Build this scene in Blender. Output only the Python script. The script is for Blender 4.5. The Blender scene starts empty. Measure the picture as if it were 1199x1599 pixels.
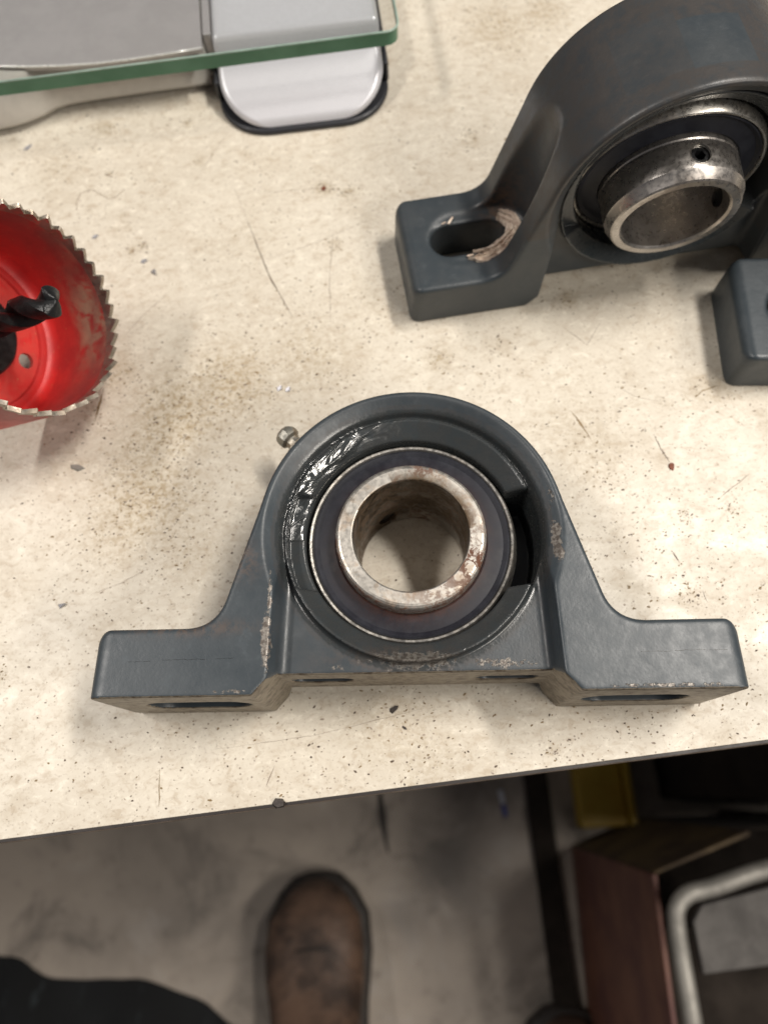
import bpy, math, random
import numpy as np
from mathutils import Vector, Matrix, noise

R = math.radians
MM = 0.001
rng = random.Random(7)
nrng = np.random.default_rng(7)
scene = bpy.context.scene
col = scene.collection

# ------------------------------------------------------------------ camera
# hand-held phone about 24 cm above the bench, looking down and slightly forward
NAD = Vector((645 - 599.5, -(1237 - 799.5), -1200.0)).normalized()   # gravity in camera axes
up_c = -NAD
x_c = (Vector((1, 0, 0)) - up_c.x * up_c).normalized()
y_c = up_c.cross(x_c)
camd = bpy.data.cameras.new('camera')
cam = bpy.data.objects.new('camera', camd)
col.objects.link(cam)
rot = Matrix((x_c, y_c, up_c))          # rows: world axes in camera coordinates -> world from camera
cam.matrix_world = Matrix.Translation((0, 0, 0.240)) @ rot.to_4x4()
camd.sensor_fit = 'VERTICAL'
camd.sensor_height = 24.0
camd.sensor_width = 18.0
camd.lens = 24.0 * 1200 / 1599
camd.clip_start = 0.01
camd.clip_end = 50
camd.dof.use_dof = True
camd.dof.focus_distance = 0.205
camd.dof.aperture_fstop = 7.0
scene.camera = cam

# ------------------------------------------------------------------ light
world = bpy.data.worlds.new('World')
scene.world = world
world.use_nodes = True
wn = world.node_tree
bg = wn.nodes['Background']
bg.inputs[0].default_value = (0.88, 0.86, 0.90, 1)
bg.inputs[1].default_value = 0.125
scene.view_settings.view_transform = 'Standard'
scene.view_settings.look = 'None'
scene.view_settings.exposure = 0.0


def area(name, loc, target, sx, sy, power, color):
    l = bpy.data.lights.new(name, 'AREA')
    l.shape = 'RECTANGLE'
    l.size = sx
    l.size_y = sy
    l.energy = power
    l.color = color
    o = bpy.data.objects.new(name, l)
    o.location = loc
    d = Vector(target) - Vector(loc)
    o.rotation_euler = d.to_track_quat('-Z', 'Y').to_euler()
    col.objects.link(o)
    return o


area('ceiling_tube_light', (0.70, 0.36, 1.45), (0, 0.1, 0), 0.55, 0.11, 23.5, (1.0, 0.94, 0.865))
area('ceiling_tube_light', (-1.10, 0.25, 1.55), (0, 0.1, 0), 0.55, 0.11, 16, (1.0, 0.94, 0.88))
area('ceiling_tube_light', (1.20, -0.66, 1.25), (0, 0.0, -0.2), 1.0, 0.14, 19, (1.0, 0.93, 0.84))

# ------------------------------------------------------------------ helpers


def link(o, parent=None):
    col.objects.link(o)
    if parent is not None:
        o.parent = parent
    return o


def mesh_obj(name, verts, faces, mat, parent=None, smooth=True):
    me = bpy.data.meshes.new(name)
    me.from_pydata([tuple(float(c) * MM for c in v) for v in verts], [], faces)
    me.update()
    if smooth:
        me.polygons.foreach_set('use_smooth', [True] * len(me.polygons))
    if mat is not None:
        for m in (mat if isinstance(mat, (list, tuple)) else [mat]):
            me.materials.append(m)
    o = bpy.data.objects.new(name, me)
    return link(o, parent)


def empty(name, loc, rotation=(0, 0, 0), label=None, cat=None, group=None):
    o = bpy.data.objects.new(name, None)
    o.empty_display_size = 0.02
    o.location = [c * MM for c in loc]
    o.rotation_euler = rotation
    link(o)
    return tag(o, label, cat, group)


def tag(o, label=None, cat=None, group=None, kind=None):
    for k, v in (('label', label), ('category', cat), ('group', group), ('kind', kind)):
        if v:
            o[k] = v
    return o


def lathe(name, prof, mat, parent=None, axis='Y', n=128, smooth_angle=40, matrix=None, closed=True):
    """prof: (r, t) closed loop of points around the axis"""
    verts, faces = [], []
    m = len(prof)
    for i in range(n):
        a = 2 * math.pi * i / n
        for r, t in prof:
            c, s = r * math.cos(a), r * math.sin(a)
            v = Vector((c, t, s)) if axis == 'Y' else Vector((c, s, t))
            if matrix is not None:
                v = matrix @ v
            verts.append(v)
    for i in range(n):
        j = (i + 1) % n
        for k in range(m if closed else m - 1):
            l = (k + 1) % m
            f = (i * m + k, i * m + l, j * m + l, j * m + k)
            faces.append(f if axis == 'Y' else f[::-1])
    o = mesh_obj(name, verts, faces, mat, parent)
    fix_normals(o)
    sharp(o, smooth_angle)
    return o


def fix_normals(o):
    import bmesh
    bm = bmesh.new()
    bm.from_mesh(o.data)
    bmesh.ops.recalc_face_normals(bm, faces=bm.faces)
    bm.to_mesh(o.data)
    bm.free()


def sharp(o, ang):
    me = o.data
    me.polygons.foreach_set('use_smooth', [True] * len(me.polygons))
    if hasattr(me, 'set_sharp_from_angle'):
        me.set_sharp_from_angle(angle=R(ang))


def bevel(o, w, seg=3, ang=35):
    m = o.modifiers.new('bevel', 'BEVEL')
    m.width = w * MM
    m.segments = seg
    m.limit_method = 'ANGLE'
    m.angle_limit = R(ang)
    m.harden_normals = False
    return o


def prism(name, outline, z0, z1, mat, parent=None, bev=0, seg=3):
    n = len(outline)
    v = [(x, y, z0) for x, y in outline] + [(x, y, z1) for x, y in outline]
    f = [tuple(range(n))[::-1], tuple(range(n, 2 * n))] + [(i, (i + 1) % n, (i + 1) % n + n, i + n) for i in range(n)]
    o = mesh_obj(name, v, f, mat, parent, smooth=False)
    fix_normals(o)
    if bev:
        bevel(o, bev, seg)
        sharp(o, 50)
    return o


def box(name, c, s, mat, parent=None, rz=0, bev=1.0, seg=2):
    hx, hy = s[0] / 2, s[1] / 2
    cs, sn = math.cos(rz), math.sin(rz)
    ol = [(c[0] + x * cs - y * sn, c[1] + x * sn + y * cs) for x, y in ((-hx, -hy), (hx, -hy), (hx, hy), (-hx, hy))]
    return prism(name, ol, c[2] - s[2] / 2, c[2] + s[2] / 2, mat, parent, bev, seg)


def tube_path(name, pts, rad, mat, parent=None, n=12, close=False):
    pts = [Vector(p) for p in pts]
    rads = rad if isinstance(rad, (list, tuple)) else [rad] * len(pts)
    verts, faces = [], []
    prev = None
    for i, p in enumerate(pts):
        a = pts[(i - 1) % len(pts)] if (close or i > 0) else p
        b = pts[(i + 1) % len(pts)] if (close or i < len(pts) - 1) else p
        t = (b - a).normalized()
        if prev is None:
            u = t.orthogonal().normalized()
        else:
            u = (prev - prev.dot(t) * t).normalized()
        prev = u
        w = t.cross(u)
        for k in range(n):
            an = 2 * math.pi * k / n
            verts.append(p + rads[i] * (math.cos(an) * u + math.sin(an) * w))
    m = len(pts)
    for i in range(m if close else m - 1):
        j = (i + 1) % m
        for k in range(n):
            l = (k + 1) % n
            faces.append((i * n + k, i * n + l, j * n + l, j * n + k))
    if not close:
        faces.append(tuple(range(n))[::-1])
        faces.append(tuple(range((m - 1) * n, m * n)))
    o = mesh_obj(name, verts, faces, mat, parent)
    fix_normals(o)
    return o


# ---- node helpers
class NT:
    def __init__(self, name):
        self.m = bpy.data.materials.new(name)
        self.m.use_nodes = True
        self.t = self.m.node_tree
        self.b = self.t.nodes['Principled BSDF']
        self.co = self.t.nodes.new('ShaderNodeTexCoord')

    def l(self, a, b):
        self.t.links.new(a, b)

    def val(self, sock, v):
        if isinstance(v, (int, float)):
            sock.default_value = v
        elif isinstance(v, tuple):
            sock.default_value = v if len(v) == 4 or len(sock.default_value) == 3 else (*v, 1)
        else:
            self.l(v, sock)

    def mapping(self, scale=(1, 1, 1), rotz=0, src=None):
        n = self.t.nodes.new('ShaderNodeMapping')
        n.inputs['Scale'].default_value = scale
        n.inputs['Rotation'].default_value = (0, 0, rotz)
        self.l(src or self.co.outputs['Object'], n.inputs['Vector'])
        return n.outputs[0]

    def noise(self, scale, detail=4, rough=0.6, vec=None, dist=0):
        n = self.t.nodes.new('ShaderNodeTexNoise')
        n.inputs['Scale'].default_value = scale
        n.inputs['Detail'].default_value = detail
        n.inputs['Roughness'].default_value = rough
        n.inputs['Distortion'].default_value = dist
        self.l(vec or self.co.outputs['Object'], n.inputs['Vector'])
        return n.outputs['Fac']

    def voro(self, scale, vec=None, out='Distance', feature='F1'):
        n = self.t.nodes.new('ShaderNodeTexVoronoi')
        n.feature = feature
        n.inputs['Scale'].default_value = scale
        self.l(vec or self.co.outputs['Object'], n.inputs['Vector'])
        return n.outputs[out]

    def ramp(self, fac, lo, hi, a=0.0, b=1.0):
        n = self.t.nodes.new('ShaderNodeMapRange')
        n.interpolation_type = 'SMOOTHSTEP'
        self.val(n.inputs['Value'], fac)
        n.inputs['From Min'].default_value = lo
        n.inputs['From Max'].default_value = hi
        n.inputs['To Min'].default_value = a
        n.inputs['To Max'].default_value = b
        return n.outputs[0]

    def math(self, op, a, b=0.0, clamp=False):
        n = self.t.nodes.new('ShaderNodeMath')
        n.operation = op
        n.use_clamp = clamp
        self.val(n.inputs[0], a)
        self.val(n.inputs[1], b)
        return n.outputs[0]

    def mix(self, fac, a, b):
        n = self.t.nodes.new('ShaderNodeMix')
        n.data_type = 'RGBA'
        self.val(n.inputs['Factor'], fac)
        self.val(n.inputs['A'] if False else n.inputs[6], a)
        self.val(n.inputs[7], b)
        return n.outputs[2]

    def attr(self, name):
        n = self.t.nodes.new('ShaderNodeAttribute')
        n.attribute_name = name
        return n.outputs['Fac']

    def bump(self, h, strength, dist, prev=None):
        n = self.t.nodes.new('ShaderNodeBump')
        n.inputs['Strength'].default_value = strength
        n.inputs['Distance'].default_value = dist
        self.l(h, n.inputs['Height'])
        if prev is not None:
            self.l(prev, n.inputs['Normal'])
        return n.outputs[0]

    def set(self, color=None, rough=None, metal=None, normal=None, **kw):
        for k, v in (('Base Color', color), ('Roughness', rough), ('Metallic', metal), ('Normal', normal)):
            if v is not None:
                self.val(self.b.inputs[k], v)
        for k, v in kw.items():
            self.val(self.b.inputs[k.replace('_', ' ')], v)
        return self.m


# ------------------------------------------------------------------ materials
def m_bench():
    n = NT('cream_laminate')
    big = n.noise(9, 4, 0.6)
    mid = n.noise(55, 5, 0.65, dist=0.5)
    blot = n.noise(1, 4, 0.72, vec=n.mapping((210, 330, 1), R(-12)), dist=0.8)
    fine = n.noise(750, 3, 0.7)
    c = n.mix(n.ramp(big, 0.35, 0.65), (0.555, 0.505, 0.42), (0.625, 0.575, 0.485))
    c = n.mix(n.ramp(mid, 0.50, 0.70, 0, 0.35), c, (0.43, 0.36, 0.27))
    c = n.mix(n.ramp(mid, 0.46, 0.26, 0, 0.4), c, (0.77, 0.72, 0.61))
    c = n.mix(n.ramp(blot, 0.50, 0.70, 0, 0.5), c, (0.38, 0.30, 0.21))
    c = n.mix(n.ramp(blot, 0.48, 0.25, 0, 0.6), c, (0.80, 0.75, 0.64))
    c = n.mix(n.ramp(fine, 0.54, 0.74, 0, 0.6), c, (0.27, 0.21, 0.155))
    st = n.attr('stain')
    stm = n.math('MULTIPLY', st, n.ramp(n.noise(420, 5, 0.78), 0.45, 0.60))
    c = n.mix(n.math('MULTIPLY', stm, 0.85, True), c, (0.27, 0.185, 0.085))
    c = n.mix(n.math('MULTIPLY', st, 0.42, True), c, (0.38, 0.315, 0.22))
    # short faint scuffs running one way
    sc = n.noise(1, 3, 0.6, vec=n.mapping((120, 900, 1), R(-12)))
    c = n.mix(n.ramp(sc, 0.62, 0.72, 0, 0.3), c, (0.40, 0.33, 0.26))
    sp = n.voro(900)
    rc = n.voro(900, out='Color')
    sep = n.t.nodes.new('ShaderNodeSeparateColor')
    n.l(rc, sep.inputs[0])
    m = n.math('MULTIPLY', n.ramp(sp, 0.34, 0.20), n.ramp(sep.outputs[0], 0.88, 0.90))
    m = n.math('MULTIPLY', m, n.ramp(n.noise(28, 3), 0.42, 0.6))
    c = n.mix(n.math('MULTIPLY', m, 0.75), c, (0.13, 0.09, 0.06))
    rgh = n.ramp(mid, 0.3, 0.7, 0.36, 0.56)
    b = n.bump(fine, 0.25, 0.00012)
    b = n.bump(blot, 0.25, 0.0003, b)
    return n.set(c, rgh, 0.0, b)


def m_paint(name, base, dusty, grime=0.0):
    n = NT(name)
    lo = n.noise(60, 4, 0.6)
    md = n.noise(260, 4, 0.65)
    fn = n.noise(1100, 3, 0.6)
    c = n.mix(n.ramp(lo, 0.35, 0.65), base, dusty)
    c = n.mix(n.ramp(md, 0.55, 0.75, 0, 0.4), c, tuple(x * 1.5 for x in dusty))
    if grime:
        g = n.math('MULTIPLY', n.attr('grime'), n.ramp(md, 0.35, 0.6, 0.45, 1.0))
        c = n.mix(n.math('MULTIPLY', g, grime, True), c, (0.044, 0.039, 0.036))
    # rust bloom
    ru = n.math('MULTIPLY', n.attr('rust'), n.ramp(n.noise(420, 5, 0.7), 0.38, 0.6))
    c = n.mix(n.math('MULTIPLY', ru, 0.9, True), c, (0.14, 0.085, 0.055))
    # paint chipped to metal
    w = n.attr('wear')
    chip = n.ramp(n.math('ADD', w, n.math('MULTIPLY', n.math('SUBTRACT', n.noise(420, 6, 0.75), 0.5), 1.7)), 0.50, 0.62)
    c = n.mix(n.math('MULTIPLY', chip, 0.85), c, n.mix(n.ramp(n.noise(900, 3), 0.4, 0.6), (0.11, 0.09, 0.075), (0.28, 0.255, 0.225)))
    ba = n.attr('bare')
    bare = n.ramp(n.math('ADD', ba, n.math('MULTIPLY', n.math('SUBTRACT', n.noise(300, 5, 0.7), 0.5), 0.9)), 0.42, 0.6)
    c = n.mix(bare, c, n.mix(n.ramp(n.noise(350, 5, 0.7), 0.42, 0.66), (0.24, 0.205, 0.155), (0.085, 0.062, 0.042)))
    gl = n.attr('grease')
    c = n.mix(n.math('MULTIPLY', gl, 0.6), c, (0.022, 0.026, 0.024))
    met = n.math('MAXIMUM', n.math('MULTIPLY', chip, 0.4), n.math('MULTIPLY', bare, 0.6))
    rough = n.ramp(md, 0.3, 0.7, 0.37, 0.46)
    mr = n.t.nodes.new('ShaderNodeMix')
    n.val(mr.inputs[0], n.math('MULTIPLY', gl, 0.9, True))
    n.val(mr.inputs[2], rough)
    mr.inputs[3].default_value = 0.14
    rough = mr.outputs[0]
    b = n.bump(fn, 0.30, 0.00010)
    b = n.bump(md, 0.22, 0.00030, b)
    mp = n.t.nodes.new('ShaderNodeMapping')
    mp.vector_type = 'TEXTURE'
    mp.inputs['Rotation'].default_value = (0, R(-45), 0)
    mp.inputs['Scale'].default_value = (1 / 70, 1 / 160, 1 / 260)
    n.l(n.co.outputs['Object'], mp.inputs['Vector'])
    gb = n.math('MULTIPLY', n.noise(1, 2, 0.45, vec=mp.outputs[0], dist=1.0), n.attr('wet'))
    b0 = b
    b = n.bump(gb, 0.8, 0.0030, b)
    b = n.bump(n.math('MULTIPLY', chip, -1.0), 0.5, 0.00015, b)
    n.b.inputs['Coat Roughness'].default_value = 0.09
    n.b.inputs['Coat IOR'].default_value = 1.6
    n.l(n.math('MULTIPLY', n.attr('wet'), 1.6, True), n.b.inputs['Coat Weight'])
    n.l(n.bump(gb, 0.8, 0.0030), n.b.inputs['Coat Normal'])
    return n.set(c, rough, met, b)


def m_steel(name, base, rust_amt, rough=0.3, rscale=180, rust_lo=0.52, brushed=False):
    n = NT(name)
    f = n.noise(700, 4, 0.6)
    g = n.noise(rscale, 5, 0.7, dist=0.4)
    c = n.mix(n.ramp(n.noise(120, 4), 0.35, 0.65), base, tuple(x * 0.72 for x in base))
    t = n.ramp(g, rust_lo - 0.06, rust_lo + 0.10)
    c = n.mix(n.math('MULTIPLY', t, 0.55 * min(1, rust_amt * 1.6)), c, (0.34, 0.22, 0.12))
    ru = n.math('MULTIPLY', n.attr('rust'), n.ramp(n.noise(330, 5, 0.75, dist=0.7), 0.46, 0.56))
    ru = n.math('MAXIMUM', ru, n.math('MULTIPLY', n.ramp(g, rust_lo + 0.10, rust_lo + 0.16), rust_amt))
    c = n.mix(ru, c, (0.11, 0.042, 0.02))
    ta = n.math('MULTIPLY', n.attr('tarnish'), n.ramp(n.noise(140, 4, 0.6), 0.25, 0.6, 0.55, 1.0))
    c = n.mix(n.math('MULTIPLY', ta, 0.92, True), c, (0.085, 0.054, 0.026))
    met = n.math('SUBTRACT', 0.9, n.math('MULTIPLY', ru, 0.8))
    rg = n.math('ADD', n.ramp(f, 0.3, 0.7, rough - 0.07, rough + 0.12), n.math('MULTIPLY', ru, 0.35))
    b = n.bump(f, 0.15, 0.0001)
    b = n.bump(g, 0.12, 0.0003, b)
    return n.set(c, rg, met, b)


def m_simple(name, color, rough=0.5, metal=0.0, var=0.25, scale=150, bump=0.15, bd=0.0002, color2=None, **kw):
    n = NT(name)
    f = n.noise(scale, 5, 0.65)
    c2 = color2 or tuple(x * (1 - var) for x in color)
    c = n.mix(n.ramp(f, 0.35, 0.65), color, c2)
    b = n.bump(n.noise(scale * 4, 3, 0.6), bump, bd)
    return n.set(c, n.ramp(f, 0.3, 0.7, rough - 0.05, rough + 0.08), metal, b, **kw)


def m_seal():
    n = NT('blued_seal')
    f = n.noise(200, 5, 0.7)
    c = n.mix(n.ramp(f, 0.35, 0.7), (0.010, 0.011, 0.017), (0.020, 0.022, 0.030))
    ru = n.math('MULTIPLY', n.attr('rust'), n.ramp(n.noise(380, 5, 0.75), 0.3, 0.6, 0.25, 1.0))
    c = n.mix(n.math('MULTIPLY', ru, 0.95, True), c, (0.075, 0.027, 0.015))
    b = n.bump(n.noise(1200, 2), 0.2, 0.00008)
    return n.set(c, n.ramp(f, 0.3, 0.7, 0.5, 0.62), 0.0, b, Specular_IOR_Level=0.35)


def m_red():
    n = NT('red_enamel')
    f = n.noise(90, 5, 0.65)
    d = n.attr('dust')
    c = n.mix(n.ramp(f, 0.35, 0.7), (0.56, 0.022, 0.020), (0.40, 0.018, 0.018))
    dm = n.math('MULTIPLY', n.math('MULTIPLY', d, 1.5), n.ramp(n.noise(170, 5, 0.7, dist=0.6), 0.36, 0.56))
    c = n.mix(n.math('MULTIPLY', dm, 0.9, True), c, (0.46, 0.33, 0.21))
    haze = n.math('MULTIPLY', n.attr('scuff'), n.ramp(n.noise(140, 4), 0.2, 0.7, 0.4, 1.0))
    c = n.mix(n.math('MULTIPLY', haze, 0.9, True), c, (0.22, 0.050, 0.045))
    sp = n.noise(900, 3, 0.7)
    c = n.mix(n.ramp(sp, 0.64, 0.72, 0, 0.7), c, (0.45, 0.20, 0.10))
    b = n.bump(n.noise(600, 3), 0.15, 0.00015)
    rg = n.math('ADD', n.ramp(f, 0.3, 0.7, 0.38, 0.55), n.math('MULTIPLY', dm, 0.3))
    return n.set(c, rg, 0.0, b)


def m_glass():
    # clear faces of the plate: a fresnel reflection over slightly tinted transmission
    n = NT('clear_glass_face')
    t = n.t
    tr = t.nodes.new('ShaderNodeBsdfTransparent')
    tr.inputs[0].default_value = (0.985, 0.992, 0.99, 1)
    gl = t.nodes.new('ShaderNodeBsdfGlossy')
    gl.inputs['Roughness'].default_value = 0.03
    fr = t.nodes.new('ShaderNodeFresnel')
    fr.inputs['IOR'].default_value = 1.5
    mx = t.nodes.new('ShaderNodeMixShader')
    n.l(fr.outputs[0], mx.inputs[0])
    n.l(tr.outputs[0], mx.inputs[1])
    n.l(gl.outputs[0], mx.inputs[2])
    n.l(mx.outputs[0], t.nodes['Material Output'].inputs['Surface'])
    return n.m


def m_glass_edge():
    n = NT('green_glass_edge')
    f = n.noise(40, 3, 0.6)
    c = n.mix(n.ramp(f, 0.35, 0.65), (0.035, 0.125, 0.068), (0.060, 0.165, 0.098))
    return n.set(c, 0.12, 0.0)


def m_floor():
    n = NT('shop_concrete')
    a = n.noise(2.2, 5, 0.6)
    b_ = n.noise(9, 6, 0.7, dist=0.5)
    d = n.noise(45, 5, 0.7)
    c = n.mix(n.ramp(a, 0.4, 0.6), (0.43, 0.37, 0.31), (0.31, 0.27, 0.23))
    c = n.mix(n.ramp(b_, 0.5, 0.68, 0, 0.7), c, (0.13, 0.115, 0.10))
    c = n.mix(n.ramp(b_, 0.45, 0.3, 0, 0.5), c, (0.46, 0.42, 0.38))
    c = n.mix(n.ramp(d, 0.55, 0.75, 0, 0.5), c, (0.13, 0.11, 0.09))
    patch_and_shade = n.math('MULTIPLY', n.attr('patch_and_shade'), n.ramp(n.noise(14, 6, 0.7, dist=0.6), 0.3, 0.55, 0.35, 1.0))  # mask of dark floor patches, with a painted shadow at the left
    c = n.mix(n.math('MULTIPLY', patch_and_shade, 0.9, True), c, (0.085, 0.075, 0.066))
    b = n.bump(d, 0.3, 0.002)
    return n.set(c, n.ramp(b_, 0.3, 0.7, 0.45, 0.7), 0, b)


BENCH = m_bench()
PAINT_F = m_paint('slate_paint', (0.030, 0.040, 0.048), (0.042, 0.052, 0.060), 0.6)
PAINT_B = m_paint('grimy_slate_paint', (0.030, 0.039, 0.046), (0.043, 0.050, 0.055), 0.9)
RING_F = m_steel('ring_steel', (0.58, 0.55, 0.50), 0.5, 0.42, 150, 0.56)
RING_B = m_steel('oily_ring_steel', (0.50, 0.47, 0.44), 0.10, 0.30, 60, 0.66)
RACE = m_steel('race_steel', (0.52, 0.50, 0.46), 0.15, 0.30)
SEAL = m_seal()
ZINC = m_steel('zinc_fitting', (0.36, 0.35, 0.31), 0.5, 0.5)
BLACKSTEEL = m_simple('black_oxide_steel', (0.030, 0.031, 0.032), 0.32, 0.5, 0.4, 300, 0.4, 0.0003, (0.012, 0.012, 0.013))
RED = m_red()
TOOTH = m_steel('saw_tooth_steel', (0.42, 0.38, 0.32), 0.3, 0.38)
GLASS = m_glass()
GLASS_EDGE = m_glass_edge()
GLASS_BACK = GLASS.copy()
GLASS_BACK.name = 'clear_glass_underside'
for l_ in [l_ for l_ in GLASS_BACK.node_tree.links if l_.to_node.type == 'MIX_SHADER' and l_.to_socket == l_.to_node.inputs[0]]:
    mxn = l_.to_node
    GLASS_BACK.node_tree.links.remove(l_)
    mxn.inputs[0].default_value = 0.03
    break
SILVER = m_simple('silver_plastic', (0.60, 0.60, 0.63), 0.33, 0.25, 0.06, 900, 0.12, 0.00008)
CASING = m_simple('warm_white_casing', (0.52, 0.50, 0.46), 0.4, 0.0, 0.08, 200, 0.05)
TRAY = m_simple('brushed_grey_plate', (0.44, 0.42, 0.425), 0.45, 0.35, 0.12, 60, 0.05)
BRIGHT = m_simple('bright_trim', (0.85, 0.84, 0.82), 0.25, 0.3, 0.05)
RUBBER = m_simple('black_rubber', (0.016, 0.017, 0.022), 0.45, 0.0, 0.3, 300)
EDGE = m_simple('dark_edge_band', (0.016, 0.010, 0.008), 0.5, 0.0, 0.3, 120)
EDGEB = m_simple('brown_core', (0.20, 0.15, 0.11), 0.7, 0.0, 0.3, 120)
PUTTY = m_simple('dried_beige_compound', (0.80, 0.68, 0.56), 0.75, 0.0, 0.2, 500, 0.5, 0.0003, (0.56, 0.43, 0.34))
SPK_D = m_simple('dark_speck', (0.085, 0.055, 0.035), 0.6, 0, 0.4, 400)
SPK_O = m_simple('olive_speck', (0.22, 0.15, 0.07), 0.7, 0, 0.3, 400)
SPK_P = m_simple('grey_speck', (0.30, 0.24, 0.19), 0.7, 0, 0.3, 400)
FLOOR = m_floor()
LEATHER = m_simple('brown_leather', (0.13, 0.078, 0.052), 0.55, 0.0, 0.45, 22, 0.6, 0.002, (0.032, 0.019, 0.013))
SOLE = m_simple('dark_sole', (0.028, 0.022, 0.018), 0.6)
DENIM = m_simple('dark_denim', (0.018, 0.022, 0.032), 0.85, 0, 0.5, 60)
SKIN = m_simple('skin', (0.45, 0.26, 0.18), 0.5)
OXRED = m_simple('oxide_red_paint', (0.17, 0.072, 0.045), 0.55, 0.0, 0.3, 12, 0.2, 0.001, (0.10, 0.038, 0.032))
WOOD = m_simple('stained_board', (0.115, 0.075, 0.03), 0.65, 0.0, 0.5, 25, 0.3, 0.001, (0.05, 0.03, 0.014))
YELLOW = m_simple('yellow_paint', (0.46, 0.31, 0.03), 0.45, 0.0, 0.2, 20, 0.1, 0.0005, (0.44, 0.27, 0.025))
DARK = m_simple('dark_brown_steel', (0.020, 0.013, 0.008), 0.9, 0.0, 0.4, 20)
BLACKP = m_simple('black_painted_steel', (0.012, 0.013, 0.014), 0.5, 0.0, 0.3, 20)
GREYT = m_simple('dull_steel_tube', (0.30, 0.285, 0.255), 0.5, 0.4, 0.3, 50)
GREYP = m_simple('grey_felt_board', (0.12, 0.112, 0.105), 0.9, 0.0, 0.35, 30, 0.5, 0.002)
PAPER = m_simple('white_scrap', (0.70, 0.72, 0.80), 0.6)
BLUE = m_simple('blue_scrap', (0.03, 0.05, 0.30), 0.5)
CHIPM = m_simple('bright_aluminium', (0.46, 0.46, 0.49), 0.5, 0.8, 0.1, 300)
RUSTCHIP = m_simple('rust_flake', (0.20, 0.06, 0.03), 0.7, 0, 0.4, 900)
DKCHIP = m_simple('dark_flake', (0.05, 0.04, 0.035), 0.5, 0.3, 0.4, 900)
HAIR = m_simple('brown_hair', (0.25, 0.17, 0.11), 0.5)

# ------------------------------------------------------------------ floor and bench
_fx = np.concatenate([[-3000, -1500], np.linspace(-800, 800, 100), [1500, 3000]])
_FX, _FY = np.meshgrid(_fx, _fx)
_nf = len(_fx)
_fi = np.arange(_nf * _nf).reshape(_nf, _nf)
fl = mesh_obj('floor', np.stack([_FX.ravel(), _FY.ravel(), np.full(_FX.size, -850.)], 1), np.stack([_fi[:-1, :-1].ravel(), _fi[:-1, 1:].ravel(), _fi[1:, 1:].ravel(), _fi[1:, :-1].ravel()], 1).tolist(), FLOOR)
_patch_and_shade = np.zeros(_FX.size)  # dark patches; the wide left one is a soft shadow painted into the colour
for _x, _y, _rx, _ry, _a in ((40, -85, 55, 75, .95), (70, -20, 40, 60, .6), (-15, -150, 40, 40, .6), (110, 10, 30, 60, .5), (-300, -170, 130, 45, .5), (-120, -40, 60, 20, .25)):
    _patch_and_shade = np.maximum(_patch_and_shade, _a * np.exp(-(((_FX.ravel() - _x) / _rx) ** 2 + ((_FY.ravel() - _y) / _ry) ** 2)))
_at = fl.data.attributes.new('patch_and_shade', 'FLOAT', 'POINT')
_at.data.foreach_set('value', _patch_and_shade.astype(np.float32))
tag(fl, kind='structure')
cr = []
cf = []
pts = [(-50, 60), (-47, 22), (-44, -4), (-41, -30), (-38, -52), (-33, -75)]
for i, (x, y) in enumerate(pts):
    w_ = [6, 7, 6, 11, 6, 2][i]
    cr += [(x - w_ / 2, y, -849.6), (x + w_ / 2, y, -849.6)]
cf = [(2 * i, 2 * i + 1, 2 * i + 3, 2 * i + 2) for i in range(len(pts) - 1)]
mesh_obj('crack', cr, cf, SOLE, fl)

BA = R(6.98)
bench = empty('workbench', (-8, 0, 0), (0, 0, BA), 'cream laminate workbench top with speckled dirty surface and thin dark front edge', 'workbench')
# bench coordinates: front edge on y = 0 (bench frame)
bench.location = (-8.05 * MM, -0.1 * MM, 0)
# gridded top so that stains can be stored where they lie
nx, ny = 430, 340
X0, X1, Y0, Y1 = -260., 260., 0.9, 420.
gx = np.linspace(X0, X1, nx)
gy = np.linspace(Y0, Y1, ny)
GX, GY = np.meshgrid(gx, gy)
gv = np.stack([GX.ravel(), GY.ravel(), np.zeros(GX.size)], 1)
idx = np.arange(nx * ny).reshape(ny, nx)
gf = np.stack([idx[:-1, :-1].ravel(), idx[:-1, 1:].ravel(), idx[1:, 1:].ravel(), idx[1:, :-1].ravel()], 1).tolist()
o0 = len(gv)
ring_in = idx[0, :].tolist() + idx[1:, -1].tolist() + idx[-1, ::-1][1:].tolist() + idx[1:-1, 0][::-1].tolist()
outer = [(-1100, 0.9, 0), (1100, 0.9, 0), (1100, 750, 0), (-1100, 750, 0)]
gv = np.vstack([gv, np.array(outer, float)])
c00, c10, c11, c01 = idx[0, 0], idx[0, -1], idx[-1, -1], idx[-1, 0]
gf += [tuple([o0] + idx[:, 0].tolist() + [o0 + 3]), tuple([o0 + 1, o0 + 2] + idx[::-1, -1].tolist()),
       tuple(idx[-1, :].tolist() + [o0 + 2, o0 + 3])]
bt = mesh_obj('bench_top', gv, [tuple(f) for f in gf], BENCH, bench)
fix = bt.data
if fix.polygons[0].normal.z < 0:
    fix.flip_normals()
STAINS = [(-88.7, 93.1, 17, .9), (-80.7, 124.4, 16, .9), (-63.3, 136.8, 15, .9), (-36, 146, 16, .45), (-96.4, 84, 14, .6), (-10.8, 170.6, 13, .25), (57.5, 117, 13, .35),
          (62.9, 104.9, 11, .35), (-89, 114, 14, .6), (-72, 75, 13, .35), (-5, 20, 12, .4), (41, 309, 14, .5), (61, 316, 9, .6), (-141, 238, 10, .3), (-58, 201, 13, .15), (-32.4, 223.4, 3, .7), (-104, 142, 7, .5),
          (-112, 128, 6, .3), (104, 131, 8, .4), (10, 203, 6, .4), (5, 9, 12, .3)]
_rs = random.Random(41)
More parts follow.
